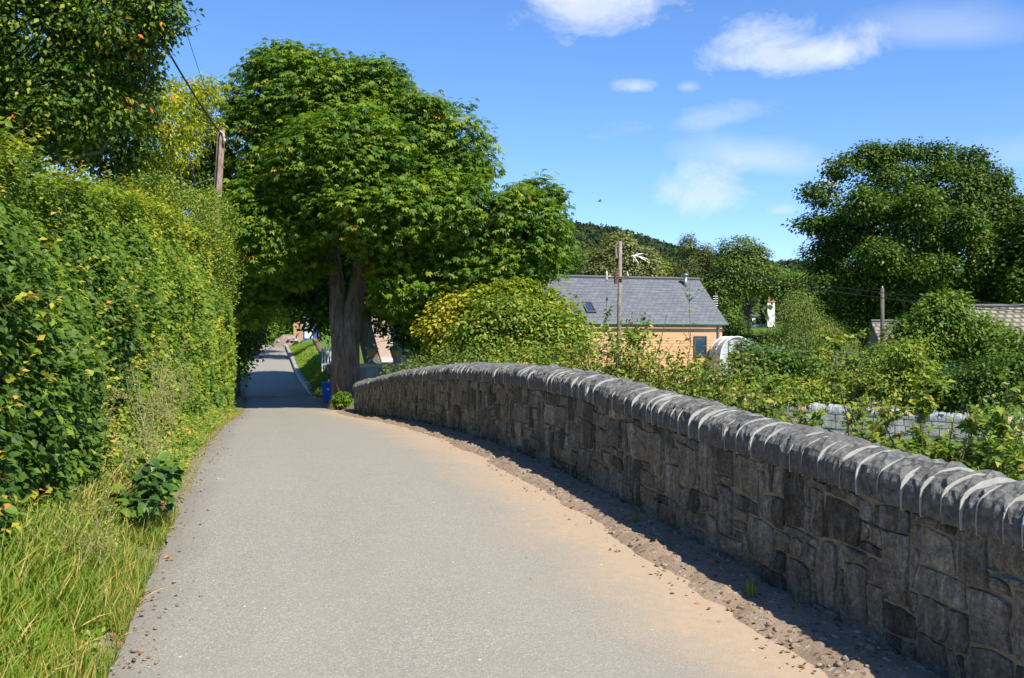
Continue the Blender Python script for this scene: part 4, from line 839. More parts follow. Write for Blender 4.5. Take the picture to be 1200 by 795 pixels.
B('garden_bush', 'green bush at the right edge below the yellow roof', [(1196, 412, 30, 26), (1215, 440, 40, 40)], 27, M_mid, 500, 12, .2, .13, tint=(.2, .8))
B('garden_bush', 'fresh green bush left of the apple tree and behind the wall', [(1050, 450, 30, 22), (1058, 415, 18, 18), (1075, 440, 26, 22), (1090, 470, 30, 14)], 25.5, M_mid, 600, 12, .16, .10, tint=(.35, 1))
B('rounded_shrub', 'small bright rounded shrub growing against the grey timber fence', [(964, 419, 12, 12), (958, 424, 9, 8)], 32, M_mid, 120, 10, .1, .1, 'shrub', tint=(.5, 1))
B('tamarisk_shrub', 'feathery yellowish green shrub standing before the big beech at right', [(938, 372, 26, 28), (950, 392, 42, 24), (925, 400, 34, 20), (975, 405, 34, 16), (936, 350, 16, 14)], 50, M_olive, 1100, 12, .26, .14, 'shrub', tint=(.3, 1), tm=NARROW, droop=1.0)
B('laurel_bush', 'deep green rounded bushes behind the polytunnel', [(880, 402, 30, 12), (908, 404, 28, 11), (852, 384, 14, 16), (895, 412, 30, 12)], 66, M_mid, 900, 12, .35, .22, tint=(.0, .6))
B('eucalyptus_shrub', 'small blue-green shrub before the white polytunnel', [(873, 410, 10, 11), (866, 419, 9, 9), (880, 418, 8, 9)], 44, M_teal, 190, 10, .14, .16, 'shrub', tint=(0, 1))

# --- middle distance trees behind the house
T = tree
T('backing_tree', 'dark tall tree standing directly behind the chestnut trunk and crown', 'tree', gp(-5.6, 43), L_([(420, 190, 80, 60), (480, 250, 60, 60), (340, 240, 60, 60), (400, 290, 70, 44), (335, 320, 40, 36), (376, 362, 22, 26), (384, 340, 22, 22), (450, 330, 50, 30), (430, 140, 60, 50), (360, 180, 60, 60), (410, 230, 80, 60, 5.5), (440, 165, 60, 50, 5.5), (360, 250, 50, 50, 5)], 42.5), M_beechtree, 5600, 12, .36, .24, .4)
T('sycamore_tree', 'dark tree overhanging the right side of the lane beyond the tree trunk', 'tree', gp(-9.2, 56), L_([(400, 240, 60, 50), (360, 280, 50, 50), (440, 200, 60, 60), (340, 330, 24, 30), (420, 300, 50, 40)], 55), M_beechtree, 2600, 12, .42, .30, .3)
T('big_beech_tree', 'huge dark dense beech tree with a domed crown towering at the right', 'tree', gp(23.2, 60), L_([(1045, 225, 42, 34), (1105, 220, 46, 34), (1148, 245, 34, 42), (990, 268, 34, 28), (1055, 275, 50, 40, -1.5), (1125, 300, 50, 44, -1), (1000, 322, 46, 38, -.5), (1060, 340, 54, 44, -1), (1178, 292, 30, 44), (962, 300, 22, 20), (1170, 345, 42, 36), (985, 365, 40, 34), (1050, 380, 66, 34, 2), (950, 262, 17, 11), (962, 228, 20, 15), (990, 196, 19, 15), (1022, 184, 24, 15), (1062, 178, 20, 12), (1102, 182, 24, 14), (1140, 188, 19, 13), (1168, 212, 18, 17), (1184, 242, 14, 18), (1010, 240, 22, 20, -2.5), (1080, 240, 24, 20, -3.5), (1130, 262, 22, 20, -3), (1030, 300, 24, 20, -3.5), (1090, 315, 24, 18, -3.5), (965, 340, 22, 18, -1.5)], 58), M_beechtree, 11500, 12, .30, .20, .6, tint=(0, .85), inner=.22, nlimb=11, sub_n=4, gaps=.36, spike=.16)
T('edge_tree', 'dark green tree cut by the right edge of the photo beside the big beech', 'tree', gp(29, 56), L_([(1215, 280, 34, 40), (1225, 330, 50, 46), (1250, 240, 40, 40)], 55), M_beechtree, 1300, 12, .36, .25, .3)
T('grey_willow_tree', 'rounded grey-green tree above the roof ridge, left of the grey pole', 'tree', gp(10, 84), L_([(730, 300, 26, 22), (712, 312, 22, 20), (748, 312, 20, 22), (700, 325, 22, 18), (726, 322, 36, 20), (758, 325, 20, 18)], 82), M_grey, 1500, 12, .33, .26, .25)
T('pine_tree', 'dark ochre-green pine with two pointed tops above the roof ridge', 'tree', gp(18, 92), L_([(806, 292, 9, 14), (826, 298, 9, 12), (812, 312, 20, 14), (800, 330, 22, 16), (828, 328, 18, 18), (806, 280, 4, 7)], 90), M_pine, 1000, 12, .28, .28, .25, tm=NARROW)
T('birch_tree', 'tall airy birch with sparse top, behind the right end of the slate roof', 'tree', gp(22, 92), L_([(866, 290, 24, 13), (884, 300, 18, 10), (872, 318, 34, 20), (852, 330, 26, 20), (880, 330, 24, 16), (850, 350, 18, 18), (900, 322, 16, 12)], 88), M_olive, 1500, 11, .33, .22, .2, inner=.1)
T('woodland_tree', 'dark green round tree right of the birch, above the white cottage', 'tree', gp(30, 112), L_([(905, 330, 22, 14), (938, 342, 20, 22), (948, 362, 22, 20)], 108), M_mid, 1100, 12, .5, .36, .3, tint=(0, .6))
T('woodland_tree', 'small dark green tree peeping over the left end of the roof ridge', 'tree', gp(6, 96), L_([(664, 310, 13, 12), (650, 318, 14, 12), (678, 316, 12, 10)], 95), M_beechtree, 500, 12, .4, .3, .2)
T('woodland_tree', 'yellow-green tree rising right behind the slate roof ridge', 'tree', gp(14, 98), L_([(762, 318, 24, 14), (786, 322, 20, 12), (745, 326, 26, 12)], 96), M_mid, 700, 12, .4, .3, .2, tint=(.4, 1))
T('woodland_tree', 'mid green tree filling the gap between pine and birch', 'tree', gp(20, 104), L_([(840, 318, 22, 14), (838, 338, 26, 22), (842, 365, 22, 22)], 102), M_mid, 900, 12, .45, .32, .2, tint=(.1, .7))
T('woodland_tree', 'broad green tree behind the white cottage chimney', 'tree', gp(44, 165), L_([(900, 345, 30, 20), (880, 350, 26, 20), (930, 340, 30, 20), (960, 345, 30, 24)], 170), M_mid, 900, 12, .8, .5, .3, tint=(0, .6))
T('woodland_tree', 'rounded green tree left of the slate roof, mostly hidden by the chestnut', 'tree', gp(2, 88), L_([(620, 330, 34, 24), (580, 330, 34, 26)], 86), M_mid, 700, 12, .4, .3, .25)
# dead white branches in the grey tree
mb = MB(); db = wp(742, 300, 79)
for k in range(9): mb.tube(bez(db, wp(742+rng.uniform(-8, 20), 300+rng.uniform(-3, 12), 79), .1, 4), np.linspace(.05, .02, 4), 4)
tag(mb.build('dead_branch', M_white), 'bare bleached white branches sticking out right of the grey-green tree', 'branch')

# --- forested hill
def far_wood(name, n, per, sz, mat, yr, label, pxr=(560, 1260), tall=(5, 9)):
    y = rng.uniform(yr[0], yr[1], n); px = rng.uniform(pxr[0], pxr[1], n); x = (px-600)/F*y; z = gz(x, y); con = rng.random(n) < .4; h = rng.uniform(tall[0], tall[1], n); rad = np.where(con, .28, .48)*h
    u = rng.random((n, per)); a = rng.uniform(0, 6.28, (n, per)); prof = np.where(con[:, None], (1-u)**.8, np.sqrt(np.maximum(0, 1-(2*u-.9)**2*.8))); rr_ = rad[:, None]*prof*rng.uniform(.75, 1.05, (n, per))
    P = np.stack([x[:, None]+rr_*np.cos(a), y[:, None]+rr_*np.sin(a), z[:, None]+h[:, None]*(.1+.9*u)], -1).reshape(-1, 3); O = np.stack([np.cos(a), np.sin(a), .5+0*a], -1).reshape(-1, 3); m = len(P)
    tt = np.clip(np.repeat(rng.uniform(.05, .85, n), per)+rng.normal(0, .1, m), 0, 1)
    o = leaves(name, P, O+rng.normal(size=(m, 3))*.4, np.array((0, 0, -.5))+rng.normal(size=(m, 3)), sz*rng.uniform(.6, 1.2, m), tt, TRI2, mat, kind='stuff'); o['label'] = label
far_wood('hill_forest', 6500, 60, 1.9, M_far, (420, 612), 'dark forest covering the distant hill', tall=(5, 9))
far_wood('valley_wood', 1300, 90, 1.2, M_val, (150, 400), 'green woods on the lower slope behind the houses', (600, 1260), (5, 8))

# ------------------------------------------------------------------ house with slate roof
def rotm(phi): return np.array(((math.cos(phi), -math.sin(phi)), (math.sin(phi), math.cos(phi))))
def slate_mat(name, a, b, sc=(1, 1), bw=.3, bh=.22, gap=.012):
    m, t = newmat(name); uv = t.n('ShaderNodeUVMap').outputs[0]
    br = t.n('ShaderNodeTexBrick', ins={'Vector': uv, 'Scale': 1.0, 'Mortar Size': gap, 'Brick Width': bw, 'Row Height': bh, 'Color1': a+(1,), 'Color2': b+(1,), 'Mortar': tuple(x*.3 for x in a)+(1,), 'Bias': 0.0})
    n = t.noise(1.2, uv, 5, .65); n2 = t.noise(1.0, t.vscale(uv, (1.2, 6, 1)), 4, .6)
    col = t.mix(t.m('MULTIPLY', sub(t, n2, .5), 2.2, 0, True), br.outputs['Color'], tuple(min(1, x*1.7) for x in b)); col = t.mix(t.m('MULTIPLY', n, .3), col, a)
    return finish(m, t, col, .62, br.outputs['Fac'], -.5, .02, .35)
M_slate = slate_mat('roof_slate', (.10, .106, .120), (.132, .138, .152))
M_tileb = slate_mat('brown_tile', (.20, .165, .135), (.30, .25, .21), bw=.3, bh=.3, gap=.05)
M_tiley = slate_mat('yellow_tile', (.22, .20, .13), (.29, .265, .18), bw=.30, bh=.33, gap=.065)
def boards_mat():
    m, t = newmat('larch_cladding'); c = objc(t); n = t.noise(2.0, t.vscale(c, (.5, .5, 9)), 4, .6); oi = t.noise(1, t.vscale(c, (.05, .05, 6.8)), 1)
    return finish(m, t, t.ramp(n, [(.3, (.50, .27, .13)), (.7, (.68, .41, .22))]), .6, n, .2, .01, .3)
M_larch = boards_mat(); M_glass = plain('window_glass', (.03, .05, .08), .06, .1, 1, 0, .6); M_metal = plain('zinc_metal', (.33, .34, .36), .35, .1, 4, .05, .5, .7)
M_dgrey = plain('dark_grey_frame', (.08, .085, .09), .5, .1, 4); M_pink = plain('pink_render', (.62, .45, .38), .85, .08, 2); M_render = plain('white_render', (.74, .72, .68), .85, .06, 2)
M_teal_t = plain('green_fascia', (.10, .19, .17), .5, .1, 4)
def quad_uv(name, P, uvs, mat, parent, thick=.05):
    """P: 4 corners; uv in metres; thickened downwards"""
    P = np.array(P, float); n = np.cross(P[1]-P[0], P[3]-P[0]); n = n/np.linalg.norm(n); Q = P-n*thick
    me = bpy.data.meshes.new(name); me.from_pydata(np.concatenate([P, Q]).tolist(), [], [(0, 1, 2, 3), (7, 6, 5, 4), (0, 4, 5, 1), (1, 5, 6, 2), (2, 6, 7, 3), (3, 7, 4, 0)])
    uv = me.uv_layers.new(name='UVMap'); co = list(uvs)
    for poly in me.polygons:
        for li in poly.loop_indices: uv.data[li].uv = co[me.loops[li].vertex_index % 4]
    return link(name, me, mat, parent)
def local(o0, phi):
    c, s_ = math.cos(phi), math.sin(phi)
    return lambda u, v, z: np.array((o0[0]+u*c-v*s_, o0[1]+u*s_+v*c, z))
def gable_house(name, label, O, phi, L, W, zb, ze, zr, wallmat, roofmat, over=.25, cat='house', walls=True):
    """O: front right corner (x,y); u runs left (negative) along the front; v away from the camera"""
    lc = local(O, phi); r = thing(name, label, cat, (*lc(-L/2, W/2, zb)[:2], zb)); mb = MB()
    b = [lc(-L, 0, zb), lc(0, 0, zb), lc(0, W, zb), lc(-L, W, zb), lc(-L, 0, ze), lc(0, 0, ze), lc(0, W, ze), lc(-L, W, ze), lc(-L, W/2, zr-.08), lc(0, W/2, zr-.08)]
    mb.add(b, [(0, 1, 5, 4), (1, 2, 6, 9, 5), (2, 3, 7, 6), (3, 0, 4, 8, 7), (0, 3, 2, 1)]); mb.build('wall', wallmat, r)
    sl_ = (zr-ze)/(W/2); eo = over*sl_; Ls = math.hypot(W/2+over, zr-ze+eo)
    quad_uv('roof', [lc(-L-over, -over, ze-eo+.05), lc(over, -over, ze-eo+.05), lc(over, W/2, zr+.05), lc(-L-over, W/2, zr+.05)], [(0, 0), (L+2*over, 0), (L+2*over, Ls), (0, Ls)], roofmat, r, .1)
    quad_uv('roof', [lc(over, W+over, ze-eo+.05), lc(-L-over, W+over, ze-eo+.05), lc(-L-over, W/2, zr+.05), lc(over, W/2, zr+.05)], [(0, 0), (L+2*over, 0), (L+2*over, Ls), (0, Ls)], roofmat, r, .1)
    MB().tube([lc(-L-over, W/2, zr+.07), lc(over, W/2, zr+.07)], .09, 6).build('ridge', roofmat if False else M_dgrey, r)
    return r, lc, sl_
PH = math.radians(19); zE = EYE+.90; zR = EYE+3.05; zB = EYE-2.6; HW = 5.2
hO = ((846-600)/F*50, 50.0)
house, lc, sl_ = gable_house('house', 'long low house with a grey slate roof and orange larch-clad wall behind the bushes', hO, PH, 15.5, HW, zB, zE, zR, M_dgrey, M_slate, .2)
nb = int((zE-zB)/.14)
for i in range(nb):      # horizontal boards, one part each
    z0 = zB+i*.14; mb = MB(); vs = [lc(-15.5, -.012, z0+.006), lc(0, -.012, z0+.006), lc(0, -.001, z0+.139), lc(-15.5, -.001, z0+.139), lc(-15.5, 0.0-.018, z0+.139), lc(0, -.018, z0+.139), lc(-15.5, -.026, z0+.006), lc(0, -.026, z0+.006)]
    mb.add(vs, [(6, 7, 5, 4), (6, 0, 1, 7), (4, 5, 2, 3)]); mb.build('board', M_larch, house)
for i in range(nb):
    z0 = zB+i*.14; mb = MB(); mb.add([lc(.03, 0, z0+.006), lc(.03, HW, z0+.006), lc(.02, HW, z0+.13), lc(.02, 0, z0+.13)], [(0, 1, 2, 3)]); mb.build('board', M_larch, house)
def roofpt(u, v, up=0): # v = distance from the eave wall line along plan
    n = np.array((0, -math.sin(math.atan(sl_)), math.cos(math.atan(sl_)))); p = lc(u, v, zE+v*sl_+.05); nn = lc(0, n[1], 0)-lc(0, 0, 0); return p+np.array((nn[0], nn[1], n[2]))*up
def skylight(u, v, w, h):
    f = MB()
    def rect(u0, v0, u1, v1, lo, hi):
        a = [roofpt(u0, v0, lo), roofpt(u1, v0, lo), roofpt(u1, v1, lo), roofpt(u0, v1, lo), roofpt(u0, v0, hi), roofpt(u1, v0, hi), roofpt(u1, v1, hi), roofpt(u0, v1, hi)]
        return a, [(0, 3, 2, 1), (4, 5, 6, 7), (0, 1, 5, 4), (1, 2, 6, 5), (2, 3, 7, 6), (3, 0, 4, 7)]
    for q_ in ((u, v, u+w, v+.06), (u, v+h-.06, u+w, v+h), (u, v+.06, u+.06, v+h-.06), (u+w-.06, v+.06, u+w, v+h-.06)): f.add(*rect(*q_, -.02, .09))
    fo = f.build('skylight', M_dgrey, house); g_ = MB(); g_.add(*rect(u+.061, v+.061, u+w-.061, v+h-.061, .0, .05)); g_.build('pane', M_glass, fo)
skylight(-7.15, .35, .50, .62)
fl = MB(); fb = roofpt(-.85, 2.15, 0); fl.lathe(fb, [(.10, -.2), (.10, .45), (.09, .45), (.09, .52), (.15, .54), (.15, .60), (.02, .66)], 10); fl.build('flue', M_metal, house, True)
m_ = MB(); a = [roofpt(-1.15, 1.35, .01), roofpt(-.5, 1.35, .01), roofpt(-.55, 1.75, .03), roofpt(-1.05, 1.75, .03)]; m_.add(a, [(0, 1, 2, 3)]); m_.build('flashing', M_metal, house)
MB().tube([lc(-15.7, -.26, zE-.17), lc(.2, -.26, zE-.17)], .06, 8).build('gutter', M_teal_t, house)
MB().tube([lc(-.25, -.16, zE-.17), lc(-.25, -.10, zE-.45), lc(-.25, -.10, zB)], .045, 8).build('downpipe', M_metal, house)
w = MB(); wu = -1.25
for (u0, z0, u1, z1) in ((wu-.35, zE-1.75, wu-.29, zE-.75), (wu+.29, zE-1.75, wu+.35, zE-.75), (wu-.29, zE-.81, wu+.29, zE-.75), (wu-.29, zE-1.75, wu+.29, zE-1.69)):
    w.add([lc(ua, v, z) for v in (-.10, -.02) for z in (z0, z1) for ua in (u0, u1)], [(0, 1, 3, 2), (4, 6, 7, 5), (0, 4, 5, 1), (2, 3, 7, 6), (0, 2, 6, 4), (1, 5, 7, 3)])
wf = w.build('window', M_dgrey, house); w = MB(); w.add([lc(wu-.29, -.06, zE-1.69), lc(wu+.29, -.06, zE-1.69), lc(wu+.29, -.06, zE-.81), lc(wu-.29, -.06, zE-.81), lc(wu-.29, -.045, zE-1.69), lc(wu+.29, -.045, zE-1.69), lc(wu+.29, -.045, zE-.81), lc(wu-.29, -.045, zE-.81)], [(0, 1, 2, 3), (7, 6, 5, 4)]); w.build('pane', M_glass, wf)
# thin mast / aerial at the gable
ae = MB(); ab = lc(.35, 1.2, zE-.2); ae.tube([ab, ab+(0, 0, 1.7)], .025, 6); 
for k in range(5): ae.tube([ab+(-.12, 0, 1.0+.12*k), ab+(.12, 0, 1.0+.12*k)], .012, 4)
ae.build('aerial', M_metal, house)

# pink house behind the chestnut
pk, plc, _s = gable_house('pink_house', 'pale pink rendered house glimpsed behind the chestnut trunk', (wp(530, 400, 54)[0], 54), math.radians(-4), 4.4, 5, EYE-2.5, EYE+1.9, EYE+4.2, M_pink, M_slate)
m_ = MB(); m_.add([plc(u, v, z) for v in (-.10, -.01) for z in (EYE-1.25, EYE-1.05) for u in (-4.4, 0)], [(0, 1, 3, 2), (4, 6, 7, 5), (0, 4, 5, 1), (2, 3, 7, 6), (0, 2, 6, 4), (1, 5, 7, 3)]); m_.build('string_course', M_render, pk)
for u in (-3.0, -1.2):
    m_ = MB(); m_.add([plc(a_, v, z) for v in (-.05, -.005) for z in (EYE-.2, EYE+1.0) for a_ in (u-.4, u+.4)], [(0, 1, 3, 2), (4, 6, 7, 5), (0, 4, 5, 1), (2, 3, 7, 6), (0, 2, 6, 4), (1, 5, 7, 3)]); fr_ = m_.build('window', M_white, pk)
    m_ = MB(); m_.add([plc(a_, v, z) for v in (-.062, -.052) for z in (EYE-.12, EYE+.92) for a_ in (u-.32, u+.32)], [(0, 1, 3, 2), (4, 6, 7, 5), (0, 4, 5, 1), (2, 3, 7, 6), (0, 2, 6, 4), (1, 5, 7, 3)]); m_.build('pane', M_glass, fr_)
# white cottage on the slope
co, clc, _s = gable_house('white_cottage', 'small white cottage with a grey roof, among trees right of the slate-roofed house', (wp(912, 375, 150)[0], 152), math.radians(28), 4.4, 4.2, EYE+1.0, EYE+3.5, EYE+4.9, M_render, M_slate, .25)
m_ = MB(); m_.box((-.55, -.55, 0), (.55, .55, 3.6)); ck = m_.build('chimney', M_render, co); cp_ = wp(903, 378, 150); ck.data.transform(Matrix.Translation((cp_[0], 150.2, EYE+1.9)))
m_ = MB(); m_.box((-.65, -.65, 3.6), (.65, .65, 3.75)); 
for dx in (-.25, .25): m_.lathe((dx, 0, 3.75), [(.14, 0), (.12, .6)], 8)
cc = m_.build('chimney_pot', plain('terracotta', (.45, .20, .12)), ck); cc.data.transform(Matrix.Translation((cp_[0], 150.2, EYE+1.9)))
for u in (-3.4, -2.2, -1.0):
    m_ = MB(); m_.add([clc(a_, v, z) for v in (-.06, -.005) for z in (EYE+2.2, EYE+3.1) for a_ in (u-.4, u+.4)], [(0, 1, 3, 2), (4, 6, 7, 5), (0, 4, 5, 1), (2, 3, 7, 6), (0, 2, 6, 4), (1, 5, 7, 3)]); m_.build('window', M_glass, co)
M_fence0 = plain('brown_harling', (.20, .17, .14), .9, .15, 5)
gable_house('brown_roofed_house', 'low building with a brown tiled roof below the big beech', (wp(1082, 400, 46)[0], 46), math.radians(-6), 1.75, 3.6, EYE-2.4, EYE-.35, EYE+.78, M_fence0, M_tileb, .12, 'building')
gable_house('yellow_roofed_house', 'low building with a yellow concrete tile roof at the right edge', (wp(1265, 400, 37)[0], 37), math.radians(-3), 3.7, 3.6, EYE-2.4, EYE+.15, EYE+1.2, M_render, M_tiley, .12, 'building')
# grey timber fence, board by board
fe = thing('timber_fence', 'weathered grey timber board fence in the garden, half hidden by bushes', 'fence', gp(11.5, 36)); M_fence = plain('grey_boards', (.19, .175, .155), .85, .2, 5, .3, stretch=(6, 6, .4))
for i in range(30):
    x0 = 8.1+i*.16; y0 = 36-.05*i; z1 = EYE-.38-.005*i-.012*(i % 3)
    m_ = MB(); m_.box((x0, y0-.012, EYE-2.45), (x0+.15, y0+.012, z1)); m_.build('board', M_fence, fe)
for i in range(5): x0 = 8.1+i*1.15; m_ = MB(); m_.box((x0, 36.02-.36*i, EYE-2.5), (x0+.1, 36.12-.36*i, EYE-.42-.03*i)); m_.build('post', M_fence, fe)
m_ = MB(); m_.add([(8.05, 35.94, EYE-.37), (12.95, 34.44, EYE-.53), (12.95, 34.60, EYE-.53), (8.05, 36.10, EYE-.37), (8.05, 35.94, EYE-.33), (12.95, 34.44, EYE-.49), (12.95, 34.60, EYE-.49), (8.05, 36.10, EYE-.33)], [(0, 3, 2, 1), (4, 5, 6, 7), (0, 1, 5, 4), (1, 2, 6, 5), (2, 3, 7, 6), (3, 0, 4, 7)]); m_.build('cap_rail', M_fence, fe)
# short fence left part
fe2 = thing('timber_fence', 'short dark grey timber fence panel just right of the polytunnel', 'fence', gp(12.0, 46))
for i in range(11): x0 = 10.95+i*.14; m_ = MB(); m_.box((x0, 46, EYE-2.5), (x0+.13, 46.03, EYE-.32-.02*(i % 2))); m_.build('board', M_fence, fe2)
for x0 in (10.9, 12.4): m_ = MB(); m_.box((x0, 46.04, EYE-2.5), (x0+.1, 46.13, EYE-.3)); m_.build('post', M_fence, fe2)
# polytunnel
pt = thing('polytunnel', 'small white arched polytunnel beside the right end of the slate-roofed house', 'polytunnel', gp(11.3, 47)); cx_, R_ = wp(864, 400, 47)[0], .78
arc = [(cx_+R_*math.cos(a), EYE-.85+R_*1.2*math.sin(a)) for a in np.linspace(0, math.pi, 17)]; 
vs = [(x, y, z) for y in (47, 50.5) for x, z in [(cx_+R_, EYE-2.45)]+arc+[(cx_-R_, EYE-2.45)]]; n = 19
m_ = MB(); m_.add(vs, [(i, i+1, n+i+1, n+i) for i in range(n-1)]+[tuple(range(n))[::-1], tuple(range(n, 2*n))]); m_.build('cover', plain('polythene', (.55, .57, .58), .35, .15, 2, .2, .5), pt)
for y in (46.96, 48.2, 49.5):
    m_ = MB(); m_.tube([(cx_+R_+.01, y, EYE-2.45)]+[(cx_+(x-cx_)*1.02, y, (z-EYE+.85)*1.02+EYE-.85) for x, z in arc]+[(cx_-R_-.01, y, EYE-2.45)], .035, 6); m_.build('hoop', M_white, pt)
for dx in (-.35, .35): m_ = MB(); m_.box((cx_+dx-.03, 46.93, EYE-2.45), (cx_+dx+.03, 46.985, EYE-.1)); m_.build('door_post', M_white, pt)

# pale garden wall with upright coping
gw = thing('garden_wall', 'low pale grey stone garden wall with upright coping beyond the lawn', 'stone wall', gp(10, 22)); M_pale = plain('pale_stone', (.40, .385, .35), .9, .3, 5, .6, bd=.03); M_palec = plain('pale_coping', (.36, .37, .385), .9, .25, 9, .6, bd=.03)
pa, pb = np.array((4.9, 26.4)), np.array((11.9, 23.2)); v_ = pb-pa; LW = np.linalg.norm(v_); v_ /= LW; nv = np.array((v_[1], -v_[0]))
ztA, ztB = EYE+(397.5-473)/F*26.4, EYE+(397.5-500)/F*23.2
def gwp(s, a, z): p = pa+v_*s+nv*a; return (p[0], p[1], z)
ns = 24; vs = []
for i in range(ns+1):
    s = LW*i/ns; zt = ztA+(ztB-ztA)*i/ns
    for a_, z in ((.0, EYE-2.6), (.0, zt), (-.35, zt), (-.35, EYE-2.6)): vs.append(gwp(s, a_, z))
m_ = MB(); m_.add(vs, [(i*4+j, (i+1)*4+j, (i+1)*4+(j+1) % 4, i*4+(j+1) % 4) for i in range(ns) for j in range(4)]+[(0, 1, 2, 3), (4*ns+3, 4*ns+2, 4*ns+1, 4*ns)]); m_.build('mortar_core', M_pale, gw)
gc = []
for k in range(5):
    me = cope_variant(40+k, 3, .02); me.materials.append(M_palec); gc.append(me)
gi = Matrix.Translation(gw.location).inverted(); s = 0
w3 = np.array((v_[0], v_[1], (ztB-ztA)/LW)); n3 = np.array((nv[0], nv[1], 0))
while s < LW:
    t = q.uniform(.13, .2); f = min(1, (s+t/2)/LW); p = gwp(s+t/2, .0, ztA+(ztB-ztA)*f-.02)
    o = bpy.data.objects.new('coping_stone', q.choice(gc)); COL.objects.link(o); o.parent = gw; o.matrix_parent_inverse = gi; o.matrix_basis = frame_mat(p, w3, n3, 0, t-.012, q.uniform(.75, 1.0)); s += t
bl = MB(); s = .1
for row in range(2):
    s = .05*row
    while s < LW-.3:
        l = q.uniform(.2, .5); zt = ztA+(ztB-ztA)*s/LW; h = .17; z1 = zt-.02-row*.19
        vs = [gwp(s+a_*l, o_, z1-h*(1-b_)) for o_ in (-.01, .02) for b_ in (0, 1) for a_ in (.03, .97)]; 
        m_ = MB(); m_.add(vs, [(0, 1, 3, 2), (4, 6, 7, 5), (0, 4, 5, 1), (2, 3, 7, 6), (0, 2, 6, 4), (1, 5, 7, 3)]); m_.build('stone', M_pale, gw); s += l+.01
# lawn behind
n = 26000; gx = rng.uniform(2.2, 9.5, n); gy = rng.uniform(9, 23, n); P = np.stack([gx, gy, gz(gx, gy)], -1); keep = (gx > wallx(gy)+.6); P = P[keep]; n = len(P)
a = rng.uniform(0, 6.28, n); lw = leaves('lawn_grass', P, np.stack([np.cos(a), np.sin(a), 0*a], -1), np.stack([np.cos(a+1)*.4, np.sin(a+1)*.4, np.ones(n)], -1), rng.uniform(.05, .13, n), rng.uniform(.2, .75, n), (BLADE[0]*np.array((2.2, 1, 1)), BLADE[1]), M_grass, kind='stuff'); lw['label'] = 'bright mown lawn between the parapet and the garden wall'

# ------------------------------------------------------------------ far end of the lane
# lantern wall: piers, cream coping, lanterns
M_cream = plain('cream_stone', (.50, .46, .36), .85, .1, 4); M_gb = plain('grey_block', (.33, .33, .32), .9, .15, 5); M_lgreen = plain('lantern_green', (.10, .24, .22), .4, .15, 8, spec=.5)
lwall = thing('lantern_wall', 'low grey garden wall with a flat cream cap carrying two lanterns, beyond the parapet end', 'wall', gp(-3.9, 33.2))
m_ = MB(); x0 = wp(416, 0, 33.5)[0]; x1 = wp(500, 0, 33.5)[0]; zc = EYE+(397.5-431)/F*33.5
m_.box((x0, 33.5, EYE-2.6), (x1, 33.75, zc)); m_.build('wall_body', M_gb, lwall)
m_ = MB(); m_.box((x0-.06, 33.42, zc+.002), (x1+.05, 33.83, zc+.13)); m_.build('cream_cap', M_cream, lwall)
for px in (436, 463):
    xx = wp(px, 0, 33.4)[0]; m_ = MB(); m_.box((xx-.22, 33.36, EYE-2.6), (xx+.22, 33.49, zc-.002)); m_.build('pier', M_gb, lwall)
M_amber = plain('amber_glass', (.55, .30, .08), .15, .25, 6, .05, .6)
def lantern(px, d, zb, label, s=1.0):
    x = wp(px, 0, d)[0]; r = thing('lantern', label, 'lantern', (x, d, zb), 'green lanterns on the low wall')
    m_ = MB(); m_.lathe((x, d, zb), [(.15*s, 0), (.15*s, .03), (.07*s, .06), (.04*s, .11), (.035*s, .17), (.08*s, .2), (.10*s, .23)], 12); m_.build('base', M_lgreen, r, True)
    m_ = MB(); m_.lathe((x, d, zb+.23*s), [(.09*s, 0), (.165*s, .26*s)], 6); m_.build('glass', M_amber, r)
    m_ = MB()
    for k in range(6): a = k*math.pi/3; m_.tube([(x+.095*s*math.cos(a), d+.095*s*math.sin(a), zb+.23*s), (x+.172*s*math.cos(a), d+.172*s*math.sin(a), zb+.49*s)], .012, 4)
    m_.build('frame', M_lgreen, r); m_ = MB(); m_.lathe((x, d, zb+.49*s), [(.24*s, 0), (.24*s, .02), (.13*s, .10), (.05*s, .15), (.03*s, .20), (.045*s, .22), (.01, .27)], 12); m_.build('cap', M_lgreen, r, True)
lantern(435.5, 33.6, zc+.13, 'green lantern with amber glass on the cream wall cap, nearest the tree trunk'); lantern(463, 33.6, zc+.10, 'green lantern half hidden by bushes, right of the other lantern')
# recycling bin
bx = wp(385, 0, 36.5)[0]; bz = float(gz(bx, 36.5)); rb = thing('recycling_bin', 'small blue plastic recycling bin standing left of the tree trunk', 'bin', (bx, 36.5, bz)); M_blue = plain('blue_plastic', (.03, .11, .48), .4, .08, 3, .05, .5)
m_ = MB(); m_.box((bx-.22, 36.28, bz+.02), (bx+.22, 36.72, bz+.66), taper=.72); m_.build('body', M_blue, rb); m_ = MB(); m_.box((bx-.25, 36.25, bz+.662), (bx+.25, 36.75, bz+.71)); m_.box((bx-.235, 36.27, bz+.711), (bx+.235, 36.73, bz+.75), taper=1.04); m_.build('lid', M_blue, rb)
m_ = MB(); m_.lathe((0, 0, 0), [(.001, 0), (.045, .004), (.001, .008)], 10); bd_ = m_.build('badge', M_white, rb); bd_.data.transform(Matrix.Translation((bx+.03, 36.262, bz+.50)) @ Matrix.Rotation(math.pi/2, 4, 'X'))
m_ = MB(); m_.tube([(bx-.2, 36.70, bz+.05), (bx+.2, 36.70, bz+.05)], .05, 8); m_.build('wheels', M_dgrey, rb)
